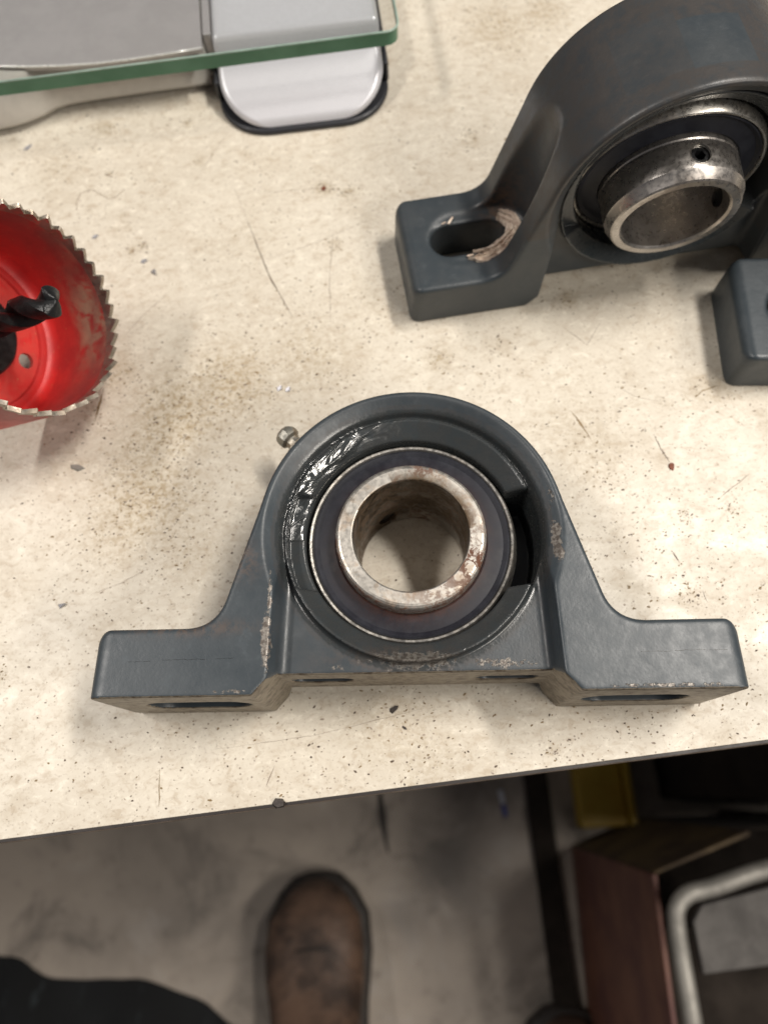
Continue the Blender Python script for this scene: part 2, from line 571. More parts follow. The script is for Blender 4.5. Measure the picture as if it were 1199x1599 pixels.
for _ in range(46):
    STAINS.append((_rs.uniform(-135, 130), _rs.uniform(-8, 300), _rs.uniform(1.2, 4.2), _rs.uniform(.25, .8)))
ca, sa = math.cos(BA), math.sin(BA)
WX = GX * ca - GY * sa - 8.05
WY = GX * sa + GY * ca - 0.1
st = np.zeros_like(GX)
for x, y, r, a in STAINS:
    st = np.maximum(st, 1.15 * a * np.exp(-(((WX - x) ** 2 + (WY - y) ** 2) / (r * r))))
at = bt.data.attributes.new('stain', 'FLOAT', 'POINT')
at.data.foreach_set('value', np.concatenate([st.ravel(), np.zeros(4)]).astype(np.float32))
# front edge band, core underneath
mesh = prism('edge_band', [(-1100, 0), (1100, 0), (1100, .80), (-1100, .80)], -27, 0.05, EDGE, bench)
prism('core_board', [(-1100, 1.3), (1100, 1.3), (1100, 750), (-1100, 750)], -27, -0.25, EDGEB, bench)
prism('edge_lip', [(-1100, -0.22), (1100, -0.22), (1100, -0.03), (-1100, -0.03)], -27, -1.2, EDGEB, bench)
for x in (-950, 950):
    box('leg', (x, 90, -438), (60, 60, 822), BLACKP, bench)
    box('leg', (x, 680, -438), (60, 60, 822), BLACKP, bench)


# specks of grit as real, tiny flakes
def specks(name, n, mat, smin, smax, seed, clusters, elong=1.0):
    r = np.random.default_rng(seed)
    P = []
    nc = int(n * 0.62)
    P.append(np.stack([r.uniform(-190, 170, n - nc), r.uniform(-20, 330, n - nc)], 1))
    cl = np.array([(c[0], c[1], c[2] * 0.9) for c in clusters])
    wts = np.array([c[3] * c[2] for c in clusters])
    k = r.choice(len(cl), nc, p=wts / wts.sum())
    P.append(cl[k, :2] + r.normal(size=(nc, 2)) * cl[k, 2:3])
    P = np.vstack(P)
    vv, ff = [], []
    yb = -14 + (P[:, 0] + 120.8) * 27.6 / 225.5
    for (x, y), e in zip(P, yb):
        if y < e + 1.2 or y > 400:
            continue
        s = smin + (smax - smin) * r.random() ** 2.6
        an = r.normal(0.25, 0.5)
        el = 1 + elong * r.random()
        m = 5
        b = len(vv)
        for q in range(m):
            t = 2 * math.pi * q / m
            rr = s * r.uniform(0.6, 1.2)
            dx, dy = rr * el * math.cos(t), rr * math.sin(t)
            vv.append((x + dx * math.cos(an) - dy * math.sin(an), y + dx * math.sin(an) + dy * math.cos(an), 0.035))
        vv.append((x, y, 0.05 + s * 0.25))
        for q in range(m):
            ff.append((b + q, b + (q + 1) % m, b + m))
    o = mesh_obj(name, vv, ff, mat, None, smooth=False)
    return o


_r = random.Random(99)
CL2 = STAINS + [(80, 60, 30, .5), (0, 8, 35, .35), (70, 95, 20, .6), (-60, 10, 30, .2), (105, 45, 25, .4), (60, 20, 22, .5)]
for nm, n_, mt, a, b, sd, el, lb in (('grit', 3600, SPK_D, .05, .36, 3, 1.2, 'fine dark brown grit scattered over the cream bench top'),
                                     ('grit', 5200, SPK_O, .06, .34, 4, 1.5, 'fine olive brown dirt specks on the cream bench top'),
                                     ('grit', 4500, SPK_P, .07, .34, 5, 2.0, 'pale greyish dust specks across the cream bench top')):
    tag(specks(nm, n_, mt, a, b, sd, CL2, el), lb, 'grit', kind='stuff')


# scratches (engraved lines) on the bench
def scratch(pts, w, mat):
    vv, ff = [], []
    P = []
    for i in range(len(pts) - 1):
        a, b = Vector(pts[i]), Vector(pts[i + 1])
        k = max(2, int((b - a).length / 2.0))
        P += [a.lerp(b, t / k) for t in range(k)]
    P.append(Vector(pts[-1]))
    for i, p in enumerate(P):
        a, b = P[max(0, i - 1)], P[min(len(P) - 1, i + 1)]
        t = (b - a).normalized()
        nrm = Vector((-t.y, t.x))
        e = min(i, len(P) - 1 - i) / (len(P) / 2)
        ww = w * (0.15 + 0.85 * min(1, e * 2.0)) * rng.uniform(0.35, 1.1)
        j = nrm * rng.uniform(-0.12, 0.12)
        vv += [tuple(p + j - nrm * ww / 2) + (0.03,), tuple(p + j + nrm * ww / 2) + (0.03,)]
    ff = [(2 * i, 2 * i + 1, 2 * i + 3, 2 * i + 2) for i in range(len(P) - 1)]
    return vv, ff


binv = Matrix.Translation(bench.location) @ Matrix.Rotation(BA, 4, 'Z')
for pts, w, mt in (([(-68.2, 226.2), (-62, 210)], .25, SPK_P), ([(-62, 210), (-51.9, 183.1), (-42.2, 164.4)], .5, SPK_D),
                   ([(-109.0, 136.1), (-109.6, 131), (-110.6, 122)], .95, SPK_O), ([(83.2, 114.8), (85, 109), (87.2, 104)], .55, SPK_D),
                   ([(56, 124), (59, 119), (62, 113)], .8, SPK_O), ([(101.2, 90.5), (107, 95), (113.1, 99.5)], .3, SPK_P),
                   ([(73, 133), (79, 129), (87, 127)], .3, SPK_P), ([(-75.6, 6.7), (-75.2, 1), (-74.8, -4.1)], .4, SPK_O),
                   ([(-41, 7.5), (-43.5, 1.4)], .4, SPK_P), ([(-71.6, 256.1), (-84.9, 226.8)], .18, SPK_P), ([(-60, 222), (-33, 224), (-20, 221)], .22, SPK_P),
                   ([(-55, 190), (-38, 196), (-14, 208)], .2, SPK_P), ([(-28, 205), (-29, 180), (-28, 160)], .3, SPK_P), ([(-88, 178), (-97, 168), (-104, 158)], .25, SPK_P),
                   ([(-104, 60), (-94, 64), (-84, 70)], .22, SPK_P), ([(70, 160), (64, 150), (56, 158)], .3, SPK_P), ([(-60, 12), (-30, 16), (4, 24)], .2, SPK_P),
                   ([(84, 73), (86, 69)], .5, SPK_D), ([(92, 60), (93, 56)], .4, SPK_D), ([(99, 128), (102, 131), (108, 133)], .45, SPK_O)):
    vv, ff = scratch(pts, w, mt)
    o = mesh_obj('scratch', vv, ff, mt, bench, smooth=False)
    o.matrix_parent_inverse = binv.inverted()


# small loose debris, every piece a thing
def flake(name, c, size, ang, mat, label, cat, seed, h=0.5, n=6, lift=0.0, tilt=0.25, el=1.6):
    r = random.Random(seed)
    vv = []
    for z in (0, 1):
        for k in range(n):
            t = 2 * math.pi * k / n + (0.15 if z else 0)
            rr = 1.2 * size * (0.75 + 0.5 * random.Random(seed * 31 + k).random()) * (0.8 if z else 1)
            vv.append((rr * el * math.cos(t), rr * math.sin(t), z * h + tilt * rr * math.cos(t) * (1 if z else 0)))
    ff = [tuple(range(n))[::-1], tuple(range(n, 2 * n))] + [(i, (i + 1) % n, (i + 1) % n + n, i + n) for i in range(n)]
    o = mesh_obj(name, vv, ff, mat, None, smooth=False)
    o.location = (c[0] * MM, c[1] * MM, (0.06 + lift) * MM)
    o.rotation_euler = (0, 0, ang)
    return tag(o, label, cat, 'loose chips on the bench')


flake('metal_chip', (-100.5, 190.6), .9, .3, CHIPM, 'upper silver chip of the pair right of the red hole saw', 'metal chip', 11, .6, 4, tilt=.6)
flake('metal_chip', (-95.8, 185.6), 1.2, -1.0, CHIPM, 'lower and larger silver chip of the pair right of the red hole saw', 'metal chip', 12, .9, 3, tilt=.6)
flake('metal_chip', (-120.9, 202.7), .8, .5, CHIPM, 'small silver sliver just beyond the upper saw teeth', 'metal chip', 13, .5, 4, tilt=.5, el=2)
flake('metal_chip', (-45.6, 134.6), .7, .9, CHIPM, 'left sliver of the bright pair above the grease fitting', 'metal chip', 14, .5, 4, tilt=.6, el=1.8)
flake('metal_chip', (-42.6, 134.2), .7, .8, CHIPM, 'right sliver of the bright pair above the grease fitting', 'metal chip', 15, .5, 4, tilt=.6, el=1.8)
flake('metal_chip', (-114.6, 105.3), 1.1, -.15, GREYT, 'dull grey oblong chip below the red hole saw', 'metal chip', 16, .4, 5, tilt=.1, el=2.2)
flake('metal_chip', (-112.7, 56.6), .75, .3, CHIPM, 'bright triangular chip left of the near pillow block', 'metal chip', 17, .7, 3, tilt=.7, el=1.7)
flake('metal_chip', (-155, 248.5), .8, .6, CHIPM, 'bright shaving in front of the scale casing', 'metal chip', 18, .4, 4, tilt=.4, el=2)
flake('dark_chip', (-5.5, 23.8), .75, .6, DKCHIP, 'black leaf shaped chip below the middle of the near pillow block', 'chip', 19, .5, 6, el=2.3)
flake('dark_chip', (-2.4, 18.2), .4, -.6, DKCHIP, 'tiny dark sliver near the bench edge under the near pillow block', 'chip', 20, .3, 5, el=2.3)
flake('dark_chip', (-39.1, -2.9), 1.2, .1, DKCHIP, 'black crumb perched on the dark front edge of the bench', 'chip', 21, 1.2, 6, el=1.5)
flake('rust_flake', (87.6, 102.5), .9, 1.5, RUSTCHIP, 'reddish brown rust flake at the end of a short scratch', 'flake', 22, .5, 7, el=1.3)
flake('rust_flake', (-32.4, 223.4), .9, .2, RUSTCHIP, 'dark brown crumb between the scale and the far pillow block', 'flake', 23, .5, 7, el=1.1)
flake('rust_flake', (41, 246), .8, .2, SPK_O, 'small tan crumb near the left shoulder of the far pillow block', 'flake', 24, .4, 6)
tag(tube_path('hair', [(-129.8, 216, .2), (-130.5, 220, .3), (-129.2, 224.4, .4), (-124.8, 226, .4), (-121, 223.4, .3), (-117.5, 221, .3), (-114.5, 222, .4), (-112, 225.5, .3)], .07, HAIR, n=5),
    'thin curled hair lying above the red hole saw', 'hair')

# ------------------------------------------------------------------ cast pillow block housing (implicit surface)
HC = 44.4      # centre height
RO = 42.6
HW = 20.0      # half thickness


def smin(a, b, k):
    h = np.clip(0.5 + 0.5 * (b - a) / k, 0, 1)
    return b * (1 - h) + a * h - k * h * (1 - h)


def smax(a, b, k):
    return -smin(-a, -b, k)


def rbox2(x, y, cx, cy, hx, hy, r):
    qx = np.abs(x - cx) - hx + r
    qy = np.abs(y - cy) - hy + r
    return np.hypot(np.maximum(qx, 0), np.maximum(qy, 0)) + np.minimum(np.maximum(qx, qy), 0) - r


TA = R(73.0)    # slope of the arms


def housing_sdf(X, Y, Z):
    ax = np.abs(X)
    aY = np.abs(Y)
    r = np.hypot(X, Z - HC)
    foot = rbox2(ax + 0.03 * np.maximum(Z, 0), Z, 0, 6.0, 84.9, 12.0, 4.0)
    nxx, nzz = math.sin(TA), math.cos(TA)
    arm = smax(ax * nxx + (Z - HC) * nzz - RO, Z - (HC + RO * nzz), 0.5)
    prof = smin(smin(foot, np.minimum(r - RO, arm), 8.0), r - RO, 0.5)
    # thickness: outer edges rounded; feet have softened plan corners
    d = smax(prof, aY - HW, 1.5)
    d = smax(d, (ax + 0.03 * Z - 84.9) * 0.7071 + (aY - HW) * 0.7071 + 0.9 + .02 * Z, 2.0)
    # recess in both faces
    halfw = 34.9 + 0.035 * (HC - Z)
    Q = np.minimum(r - 35.9, np.maximum(ax - halfw, Z - HC))
    Q = Q - 0.28 * (aY - 12.6)
    rec = smax(Q, 12.6 - aY, 2.0)
    d = smax(d, -rec, 0.6)
    # raised ring round the seat
    boss = smax(np.abs(r - 32.5) - 3.5 + 0.10 * (aY - 12), aY - 16.9, 1.8)
    d = smin(d, boss, 1.2)
    # seat: sphere + throat + chamfer + loading notch
    s = np.sqrt(X * X + Y * Y + (Z - HC) ** 2) - 31.2
    thr = r - 30.3 - 1.35 * np.maximum(aY - 12.0, 0)
    d = smax(d, -np.minimum(s, thr), 0.5)
    notch = np.maximum(np.maximum(np.abs(Z - HC + 1.0) - 14.0, r - np.where(X > 0, 36.2, 35.0)), np.where(X > 0, Y - 8.5, Y + 11.0))
    d = smax(d, -notch, 0.6)
    # bolt slots and spot faces
    slot = np.hypot(np.maximum(np.abs(ax - 60.5) - 7.2, 0), Y) - 6.6
    slot = slot + 0.04 * np.minimum(Z - 18, 0)
    d = smax(d, -slot, 1.3)
    sp = np.hypot(np.maximum(50.3 - ax, 0) + np.maximum(ax - 64, 0), Y) - 10.9
    sp = smax(sp - 0.05 * (Z - 17), 17.6 - Z, 2.0)
    d = smax(d, -sp, 1.2)
    # relief under the middle, pockets in the web, flat foot
    rel = np.maximum(ax * 0.74 + Z * 0.67 - 42.4 * 0.74, Z - 6.2)
    d = smax(d, -rel, 0.6)
    pk = np.maximum(np.hypot(np.maximum(np.abs(ax - 26) - 5, 0), Y) - 3.6, Z - 11)
    d = smax(d, -pk, 1.0)
    d = smax(d, -Z, 0.5)
    return d


def surface_net(h=0.62):
    xs = np.arange(-86, 86.01, h)
    ys = np.arange(-22.2, 22.21, h)
    zs = np.arange(-1.5, 89.5, h)
    X, Y, Z = np.meshgrid(xs, ys, zs, indexing='ij')
    X = X.astype(np.float32); Y = Y.astype(np.float32); Z = Z.astype(np.float32)
    D = housing_sdf(X, Y, Z)
    S = D < 0
    nx, ny, nz = D.shape
    cs = (nx - 1, ny - 1, nz - 1)
    acc = np.zeros(cs + (3,), np.float32)
    cnt = np.zeros(cs, np.float32)
    for ax_ in range(3):
        sl0 = [slice(None)] * 3; sl1 = [slice(None)] * 3
        sl0[ax_] = slice(0, -1); sl1[ax_] = slice(1, None)
        a, b = D[tuple(sl0)], D[tuple(sl1)]
        cr_ = S[tuple(sl0)] != S[tuple(sl1)]
        I = np.argwhere(cr_)
        t = a[cr_] / (a[cr_] - b[cr_])
        P = I.astype(np.float32)
        P[:, ax_] += t
        o1, o2 = [q for q in range(3) if q != ax_]
        for d1 in (0, -1):
            for d2 in (0, -1):
                J = I.copy(); J[:, o1] += d1; J[:, o2] += d2
                ok = (J[:, 0] >= 0) & (J[:, 1] >= 0) & (J[:, 2] >= 0) & (J[:, 0] < cs[0]) & (J[:, 1] < cs[1]) & (J[:, 2] < cs[2])
                J = J[ok]
                np.add.at(acc, (J[:, 0], J[:, 1], J[:, 2]), P[ok])
                np.add.at(cnt, (J[:, 0], J[:, 1], J[:, 2]), 1)
    m = cnt > 0
    vid = -np.ones(cs, np.int64)
    vid[m] = np.arange(m.sum())
    V = acc[m] / cnt[m][:, None]
    V = V * h + np.array([xs[0], ys[0], zs[0]], np.float32)
    F = []
    for ax_ in range(3):
        sl0 = [slice(None)] * 3; sl1 = [slice(None)] * 3
        sl0[ax_] = slice(0, -1); sl1[ax_] = slice(1, None)
        s0, s1 = S[tuple(sl0)], S[tuple(sl1)]
        I = np.argwhere(s0 != s1)
        ins = s0[s0 != s1]
        o1, o2 = (ax_ + 1) % 3, (ax_ + 2) % 3
        ok = (I[:, o1] > 0) & (I[:, o2] > 0) & (I[:, o1] < cs[o1]) & (I[:, o2] < cs[o2])
        I = I[ok]; ins = ins[ok]
        q = []
        for d1, d2 in ((-1, -1), (0, -1), (0, 0), (-1, 0)):
            J = I.copy(); J[:, o1] += d1; J[:, o2] += d2
            q.append(vid[J[:, 0], J[:, 1], J[:, 2]])
        q = np.stack(q, 1)
        q[~ins] = q[~ins][:, ::-1]
        F.append(q)
    F = np.vstack(F)
    V = V.astype(np.float64)
    e = 0.05
    for _ in range(3):
        d = housing_sdf(V[:, 0], V[:, 1], V[:, 2])
        g = np.stack([housing_sdf(V[:, 0] + e, V[:, 1], V[:, 2]) - d, housing_sdf(V[:, 0], V[:, 1] + e, V[:, 2]) - d, housing_sdf(V[:, 0], V[:, 1], V[:, 2] + e) - d], 1) / e
        g2 = np.maximum((g ** 2).sum(1), 0.25)
        stp = np.clip(d / g2, -0.25, 0.25)
        V -= g * stp[:, None] * 0.8
    return V, F


HV, HF = surface_net()


def make_housing_mesh():
    me = bpy.data.meshes.new('housing')
    nv, nf = len(HV), len(HF)
    me.vertices.add(nv)
    me.vertices.foreach_set('co', (HV * MM).astype(np.float32).ravel())
    me.loops.add(nf * 4)
    me.loops.foreach_set('vertex_index', HF.astype(np.int32).ravel())
    me.polygons.add(nf)
    me.polygons.foreach_set('loop_start', np.arange(0, nf * 4, 4, dtype=np.int32))
    me.polygons.foreach_set('use_smooth', np.ones(nf, bool))
    me.update(calc_edges=True)
    me.validate()
    return me


def fattr(me, name, arr):
    a = me.attributes.new(name, 'FLOAT', 'POINT')
    a.data.foreach_set('value', np.clip(arr, 0, 1).astype(np.float32))


VX, VY, VZ = HV[:, 0], HV[:, 1], HV[:, 2]
VR = np.hypot(VX, VZ - HC)
VA = np.degrees(np.arctan2(VZ - HC, VX))
_e = 0.05
_d0 = housing_sdf(VX, VY, VZ)
VN = np.stack([housing_sdf(VX + _e, VY, VZ) - _d0, housing_sdf(VX, VY + _e, VZ) - _d0, housing_sdf(VX, VY, VZ + _e) - _d0], 1) / _e
VN /= np.maximum(np.linalg.norm(VN, axis=1), 1e-6)[:, None]
under = np.clip((-VN[:, 2] - .35) / .25, 0, 1) * (VZ < 6.9)


def blob(x, z, rx, rz, a=1.0):
    return a * np.exp(-(((VX - x) / rx) ** 2 + ((VZ - z) / rz) ** 2))


def housing(parent, mat, front):
    me = make_housing_mesh()
    me.materials.append(mat)
    me.calc_loop_triangles() if False else None
    if front:
        face = (VY < -10) * 1.0
        wear = np.maximum.reduce([blob(-39.0, 14, 1.5, 9), blob(-38.4, 26, 1.0, 10, .7), blob(39.6, 40, 1.6, 9, .95), blob(38.8, 54, 2.0, 6, .55),
                                  blob(0, 9.5, 15, 2.6, .9), blob(-20, 8.0, 8, 1.5, .6), blob(24, 8.5, 12, 2.4, .6), blob(-46, 38, 2.4, 5, .45), blob(-47, 1.2, 14, 1.1, .6), blob(64, 1.0, 26, 0.9, .65),
                                  blob(0, 7, 34, .8, .5), blob(-62, 18, 16, 1.4, .35), blob(44, 66, 1.5, 20, .12)]) * face
        rust = np.maximum.reduce([blob(-46, 36, 4, 5, .5), blob(-60, 18, 14, 2, .6), blob(-4, 10, 16, 3, .4)])
        grease = (np.exp(-((VR - 33.5) / 3.0) ** 4) * np.clip(1.25 - np.abs(VA - 140) / 44, 0, 1) * (VY < 0))
        wet = grease.copy()
        grease = np.maximum(grease, (VR < 38.0) * (VY < 0) * 0.6)
        grime = np.maximum(0.35 * (VY < -8) * (np.abs(VX) < 37), 0.9 * (VR < 39) * (VY > -19.2))
    else:
        wear = np.maximum(blob(-50, 22, 4, 5, .35) * (np.abs(VY) < 12), blob(-70, 17, 10, 1.2, .3) * (VY < -17))
        rust = np.maximum(blob(-49, 22, 6, 8, .95) * (np.abs(VY) < 12), blob(-48, 30, 8, 10, .35) * (np.abs(VY) < 11))
        grease = (VR < 35.5) * 0.55
        wet = grease * 0
        grime = np.maximum.reduce([1.0 * (VR > 40) * (VZ > 36), 0.5 * (VY > -19) * (VZ > 20), blob(-48, 40, 10, 20, .9) * (np.abs(VY) < 12)])
        # pale rectangle where a label once sat on the crown
        lab = (np.abs(VY + 4) < 9) & (VA > 76) & (VA < 100) & (VR > 40)
        grime = np.where(lab, 0.05, grime)
        lab2 = (np.abs(VY + 2) < 10) & (VA > 100) & (VA < 124) & (VR > 40)
        grime = np.where(lab2, 0.6, grime)
    fattr(me, 'wear', wear * (1 - under))
    fattr(me, 'rust', rust)
    fattr(me, 'grease', grease * (1 - under))
    fattr(me, 'wet', wet)
    fattr(me, 'grime', grime)
    fattr(me, 'bare', under * 0.9)
    o = bpy.data.objects.new('housing', me)
    link(o, parent)
    return o


def vattr(o, name, fn):
    me = o.data
    co = np.zeros(len(me.vertices) * 3, np.float32)
    me.vertices.foreach_get('co', co)
    co = co.reshape(-1, 3) / MM
    a = me.attributes.new(name, 'FLOAT', 'POINT')
    a.data.foreach_set('value', np.clip(fn(co), 0, 1).astype(np.float32))


def insert(parent, long_front, protr, short, ring_mat, tilt=(0, 0), screws=True, rusty=True, angles=(math.radians(76), math.radians(-12))):
    """bearing insert; axis Y, visible side is -Y.  protr/short: overhang on each side of the centre"""
    T = Matrix.Translation((0, 0, HC)) @ Matrix.Rotation(tilt[0], 4, 'X') @ Matrix.Rotation(tilt[1], 4, 'Z')
    a, b = (protr, short) if long_front else (short, protr)       # a: -Y overhang, b: +Y overhang
    # outer race: spherical outside
    pr = []
    for k in range(9):
        y = -9.3 + 18.6 * k / 8
        pr.append((math.sqrt(31.0 ** 2 - y * y) - 0.05, y))
    pr = [(28.6, -9.5), (pr[0][0] - 0.35, -9.6)] + pr + [(pr[-1][0] - 0.35, 9.6), (28.6, 9.5), (28.2, 8.9), (28.2, -8.9)]
    race = lathe('outer_race', pr, RACE, parent, matrix=T)
    vattr(race, 'rust', lambda c: np.zeros(len(c)))
    for s in (-1, 1):
        sp = [(28.15, s * 9.0), (27.6, s * 9.35), (27.0, s * 9.0), (26.4, s * 8.6), (24, s * 9.2), (21.9, s * 10.0), (21.4, s * 9.8), (21.4, s * 7.6), (28.15, s * 7.8)]
        sl = lathe('seal', sp, SEAL, parent, matrix=T)
        vattr(sl, 'rust', lambda c: (np.exp(-np.maximum(np.hypot(c[:, 0], c[:, 2] - HC) - 21.4, 0) / 1.5) * (0.35 + 0.65 * np.clip(-np.sin(np.arctan2(c[:, 2] - HC, c[:, 0]) + .25), 0, 1))) if rusty else c[:, 0] * 0)
    # inner ring
    ro, ri = 21.25, 16.3
    if long_front:
        rp = [(ri, -a + .7), (ri + .5, -a + .15), (ri + 0.7, -a), (ro - 2.0, -a), (ro - 1.5, -a + .4), (ro - .5, -a + 3.0), (ro - .1, -a + 3.6), (ro, -a + 4.4), (ro, -12.5), (ro - .3, -12.2), (ro - .3, -11.6), (ro, -11.2), (ro, 7.5)]
    else:
        rp = [(ri, -a + .6), (ri + .2, -a + .15), (ri + 0.5, -a), (ro - 1.5, -a), (ro - .9, -a + .2), (ro - .35, -a + .65), (ro - .05, -a + 1.4), (ro, -a + 2.2), (ro, 7.5)]
    rp += [(ro, b - 2), (ro - .6, b - .6), (ro - 1.2, b), (ri + .6, b), (ri, b - .6)]
    # subdivide the bore so that attributes have somewhere to sit
    last, first = rp[-1], rp[0]
    for k in range(1, 10):
        rp.append((ri, last[1] + (first[1] - last[1]) * k / 10))
    ring = lathe('inner_ring', rp, ring_mat, parent, matrix=T, n=192, smooth_angle=18)
    # pierce the screw holes
    if screws:
        yS = -a + 7.6 if long_front else b - 6.6
        for an in angles:
            D = Vector((math.cos(an), 0, math.sin(an)))
            P0 = Vector((0, yS, 0))
            zax = D
            M = T @ Matrix.Translation(P0 + D * 17.6) @ D.to_track_quat('Z', 'Y').to_matrix().to_4x4()
            cut = cyl('cutter', 3.1, 9.0, M, parent=parent)
            bm_ = ring.modifiers.new('hole', 'BOOLEAN')
            bm_.object = cut
            bm_.operation = 'DIFFERENCE'
            bm_.solver = 'EXACT'
        bpy.context.view_layer.update()
        dg = bpy.context.evaluated_depsgraph_get()
        nm = bpy.data.meshes.new_from_object(ring.evaluated_get(dg))
        ring.modifiers.clear()
        ring.data = nm
        for c in [o for o in col.objects if o.name.startswith('cutter')]:
            bpy.data.objects.remove(c)
        sharp(ring, 18)
        for an in angles:
            D = Vector((math.cos(an), 0, math.sin(an)))
            M = T @ Matrix.Translation(Vector((0, yS, 0)) + D * 18.9) @ D.to_track_quat('Z', 'Y').to_matrix().to_4x4()
            set_screw(ring, M)
    if long_front:
        vattr(ring, 'tarnish', lambda c: .35 * (np.hypot(c[:, 0], c[:, 2] - HC) < 16.9) + 0)
        vattr(ring, 'rust', lambda c: np.where(np.hypot(c[:, 0], c[:, 2] - HC) < 16.4, np.exp(-(((c[:, 0] + 9) / 7) ** 2 + ((c[:, 1] + 14) / 10) ** 2)) * 1.5, 0.0))
    else:
        def fr(c):
            an = np.degrees(np.arctan2(c[:, 2] - HC, c[:, 0]))
            rr = np.hypot(c[:, 0], c[:, 2] - HC)
            v = 1.0 * np.exp(-((an + 25) / 32) ** 2) + 0.9 * np.exp(-((an - 78) / 18) ** 2) + .5 * np.exp(-((an + 75) / 25) ** 2)
            v = np.where(rr > 20.9, np.maximum(v, 0.9 * (an < 20)), v)
            return np.where(rr < 16.55, 0.75 * (c[:, 2] > HC), v)
        vattr(ring, 'rust', fr)
        vattr(ring, 'tarnish', lambda c: (np.hypot(c[:, 0], c[:, 2] - HC) < 16.55) * np.clip(.8 + (c[:, 2] - HC) / 22, .5, 1))
    return ring


def cyl(name, r, h, M, mat=None, n=32, parent=None):
    vv = []
    for z in (-h / 2, h / 2):
        for k in range(n):
            t = 2 * math.pi * k / n
            vv.append(M @ Vector((r * math.cos(t), r * math.sin(t), z)))
    ff = [tuple(range(n))[::-1], tuple(range(n, 2 * n))] + [(i, (i + 1) % n, (i + 1) % n + n, i + n) for i in range(n)]
    o = mesh_obj(name, vv, ff, mat, parent, smooth=False)
    return o


def set_screw(parent, M):
    # threaded plug with a hexagonal socket
    n = 36
    loops = []
    def circ(r, z, k=n, hexa=False):
        out = []
        for i in range(k):
            t = 2 * math.pi * i / k
            rr = r
            if hexa:
                rr = r * math.cos(math.pi / 6) / math.cos(((t + math.pi / 6) % (math.pi / 3)) - math.pi / 6)
            out.append(M @ Vector((rr * math.cos(t), rr * math.sin(t), z)))
        return out
    prof = [circ(2.9, -2.0), circ(2.9, 1.2), circ(2.5, 1.7), circ(1.75, 1.7, hexa=True), circ(1.6, 1.4, hexa=True), circ(1.6, -1.2, hexa=True)]
    vv = [v for l in prof for v in l]
    ff = [(a * n + i, a * n + (i + 1) % n, (a + 1) * n + (i + 1) % n, (a + 1) * n + i) for a in range(len(prof) - 1) for i in range(n)]
    ff += [tuple(range(n))[::-1], tuple(range((len(prof) - 1) * n, len(prof) * n))]
    o = mesh_obj('set_screw', vv, ff, BLACKSTEEL, parent)
    fix_normals(o)
    sharp(o, 35)
    # threads of the tapped hole
    hp = []
    for i in range(160):
        t = 2 * math.pi * i / 32
        hp.append(M @ Vector((3.02 * math.cos(t), 3.02 * math.sin(t), -2.0 + 0.8 * i / 32 + 0.8)))
    th = tube_path('thread', hp, 0.14, RACE, parent, n=5)
    vattr(th, 'rust', lambda c: np.zeros(len(c)))
    return o


SCREWS = (R(76), R(-12))


def grease_fitting(parent, ang):
    D = Vector((math.cos(ang), 0, math.sin(ang)))
    M = Matrix.Translation(Vector((0, 0, HC)) + D * (RO + 5.4)) @ D.to_track_quat('Z', 'Y').to_matrix().to_4x4()
    pr = [(0, -7), (2.4, -7), (2.4, .3), (3.4, .35), (3.5, 1.3), (2.2, 1.9), (2.0, 3.0), (2.1, 3.4), (2.9, 4.0), (3.1, 5.2), (2.9, 6.2), (2.2, 7.0), (1.3, 7.35), (.6, 7.35), (.5, 7.0), (0, 7.0)]
    o = lathe('grease_fitting', pr, ZINC, parent, axis='Z', n=9, matrix=M @ Matrix.Scale(1.22, 4), closed=False, smooth_angle=28)
    vattr(o, 'rust', lambda c: np.zeros(len(c)))
    hx = []
    n = 6
    for z in (0.2, 1.7):
        for k in range(n):
            t = 2 * math.pi * k / n
            hx.append(M @ Vector((4.3 * math.cos(t), 4.3 * math.sin(t), z)))
    h = mesh_obj('hex_collar', hx, [tuple(range(n))[::-1], tuple(range(n, 12))] + [(i, (i + 1) % n, (i + 1) % n + n, i + n) for i in range(n)], ZINC, o, smooth=False)
    vattr(h, 'rust', lambda c: np.zeros(len(c)))


# --- the near block, lying on its back
ang_f = math.atan2(24.8 - 22.7, 85.4 + 83.4)
near = empty('pillow_block_bearing', (0.95, 23.7, 20.0), (R(-90), 0, ang_f),
             'slate grey pillow block bearing lying flat on its face in the middle of the bench', 'pillow block', 'pillow block bearings on the bench')
near.rotation_mode = 'XYZ'
near['label'] = 'slate grey pillow block bearing lying on its side in the middle of the bench'
housing(near, PAINT_F, True)
insert(near, False, 19.7, 16.0, RING_F, tilt=(R(1.2), R(-0.8)), angles=(R(118), R(245)))
grease_fitting(near, R(135))
# faint parting-line scratches on the feet
for x0, x1, z in ((-75, -69, 9.3), (-66, -54, 9.6), (-52, -47, 9.7), (58, 66, 9.5), (66.5, 80, 9.7)):
    pts = [(x0 + (x1 - x0) * k / 14, -20.0, z + rng.uniform(-.12, .12)) for k in range(15)]
    tube_path('parting_line', pts, [rng.uniform(.02, .07) for _ in pts], GREYP if x0 > 0 else BLACKSTEEL, near, n=4)

# --- the far block, standing
far = empty('pillow_block_bearing', (82.0, 193.6, 0), (0, 0, R(9)),
            'grimy slate grey pillow block bearing standing upright with beige crust round its slot', 'pillow block', 'pillow block bearings on the bench')
housing(far, PAINT_B, False)
insert(far, True, 24.4, 15.9, RING_B, tilt=(R(8.5), R(-3)), rusty=False, angles=(R(86), R(-8)))
grease_fitting(far, R(45))


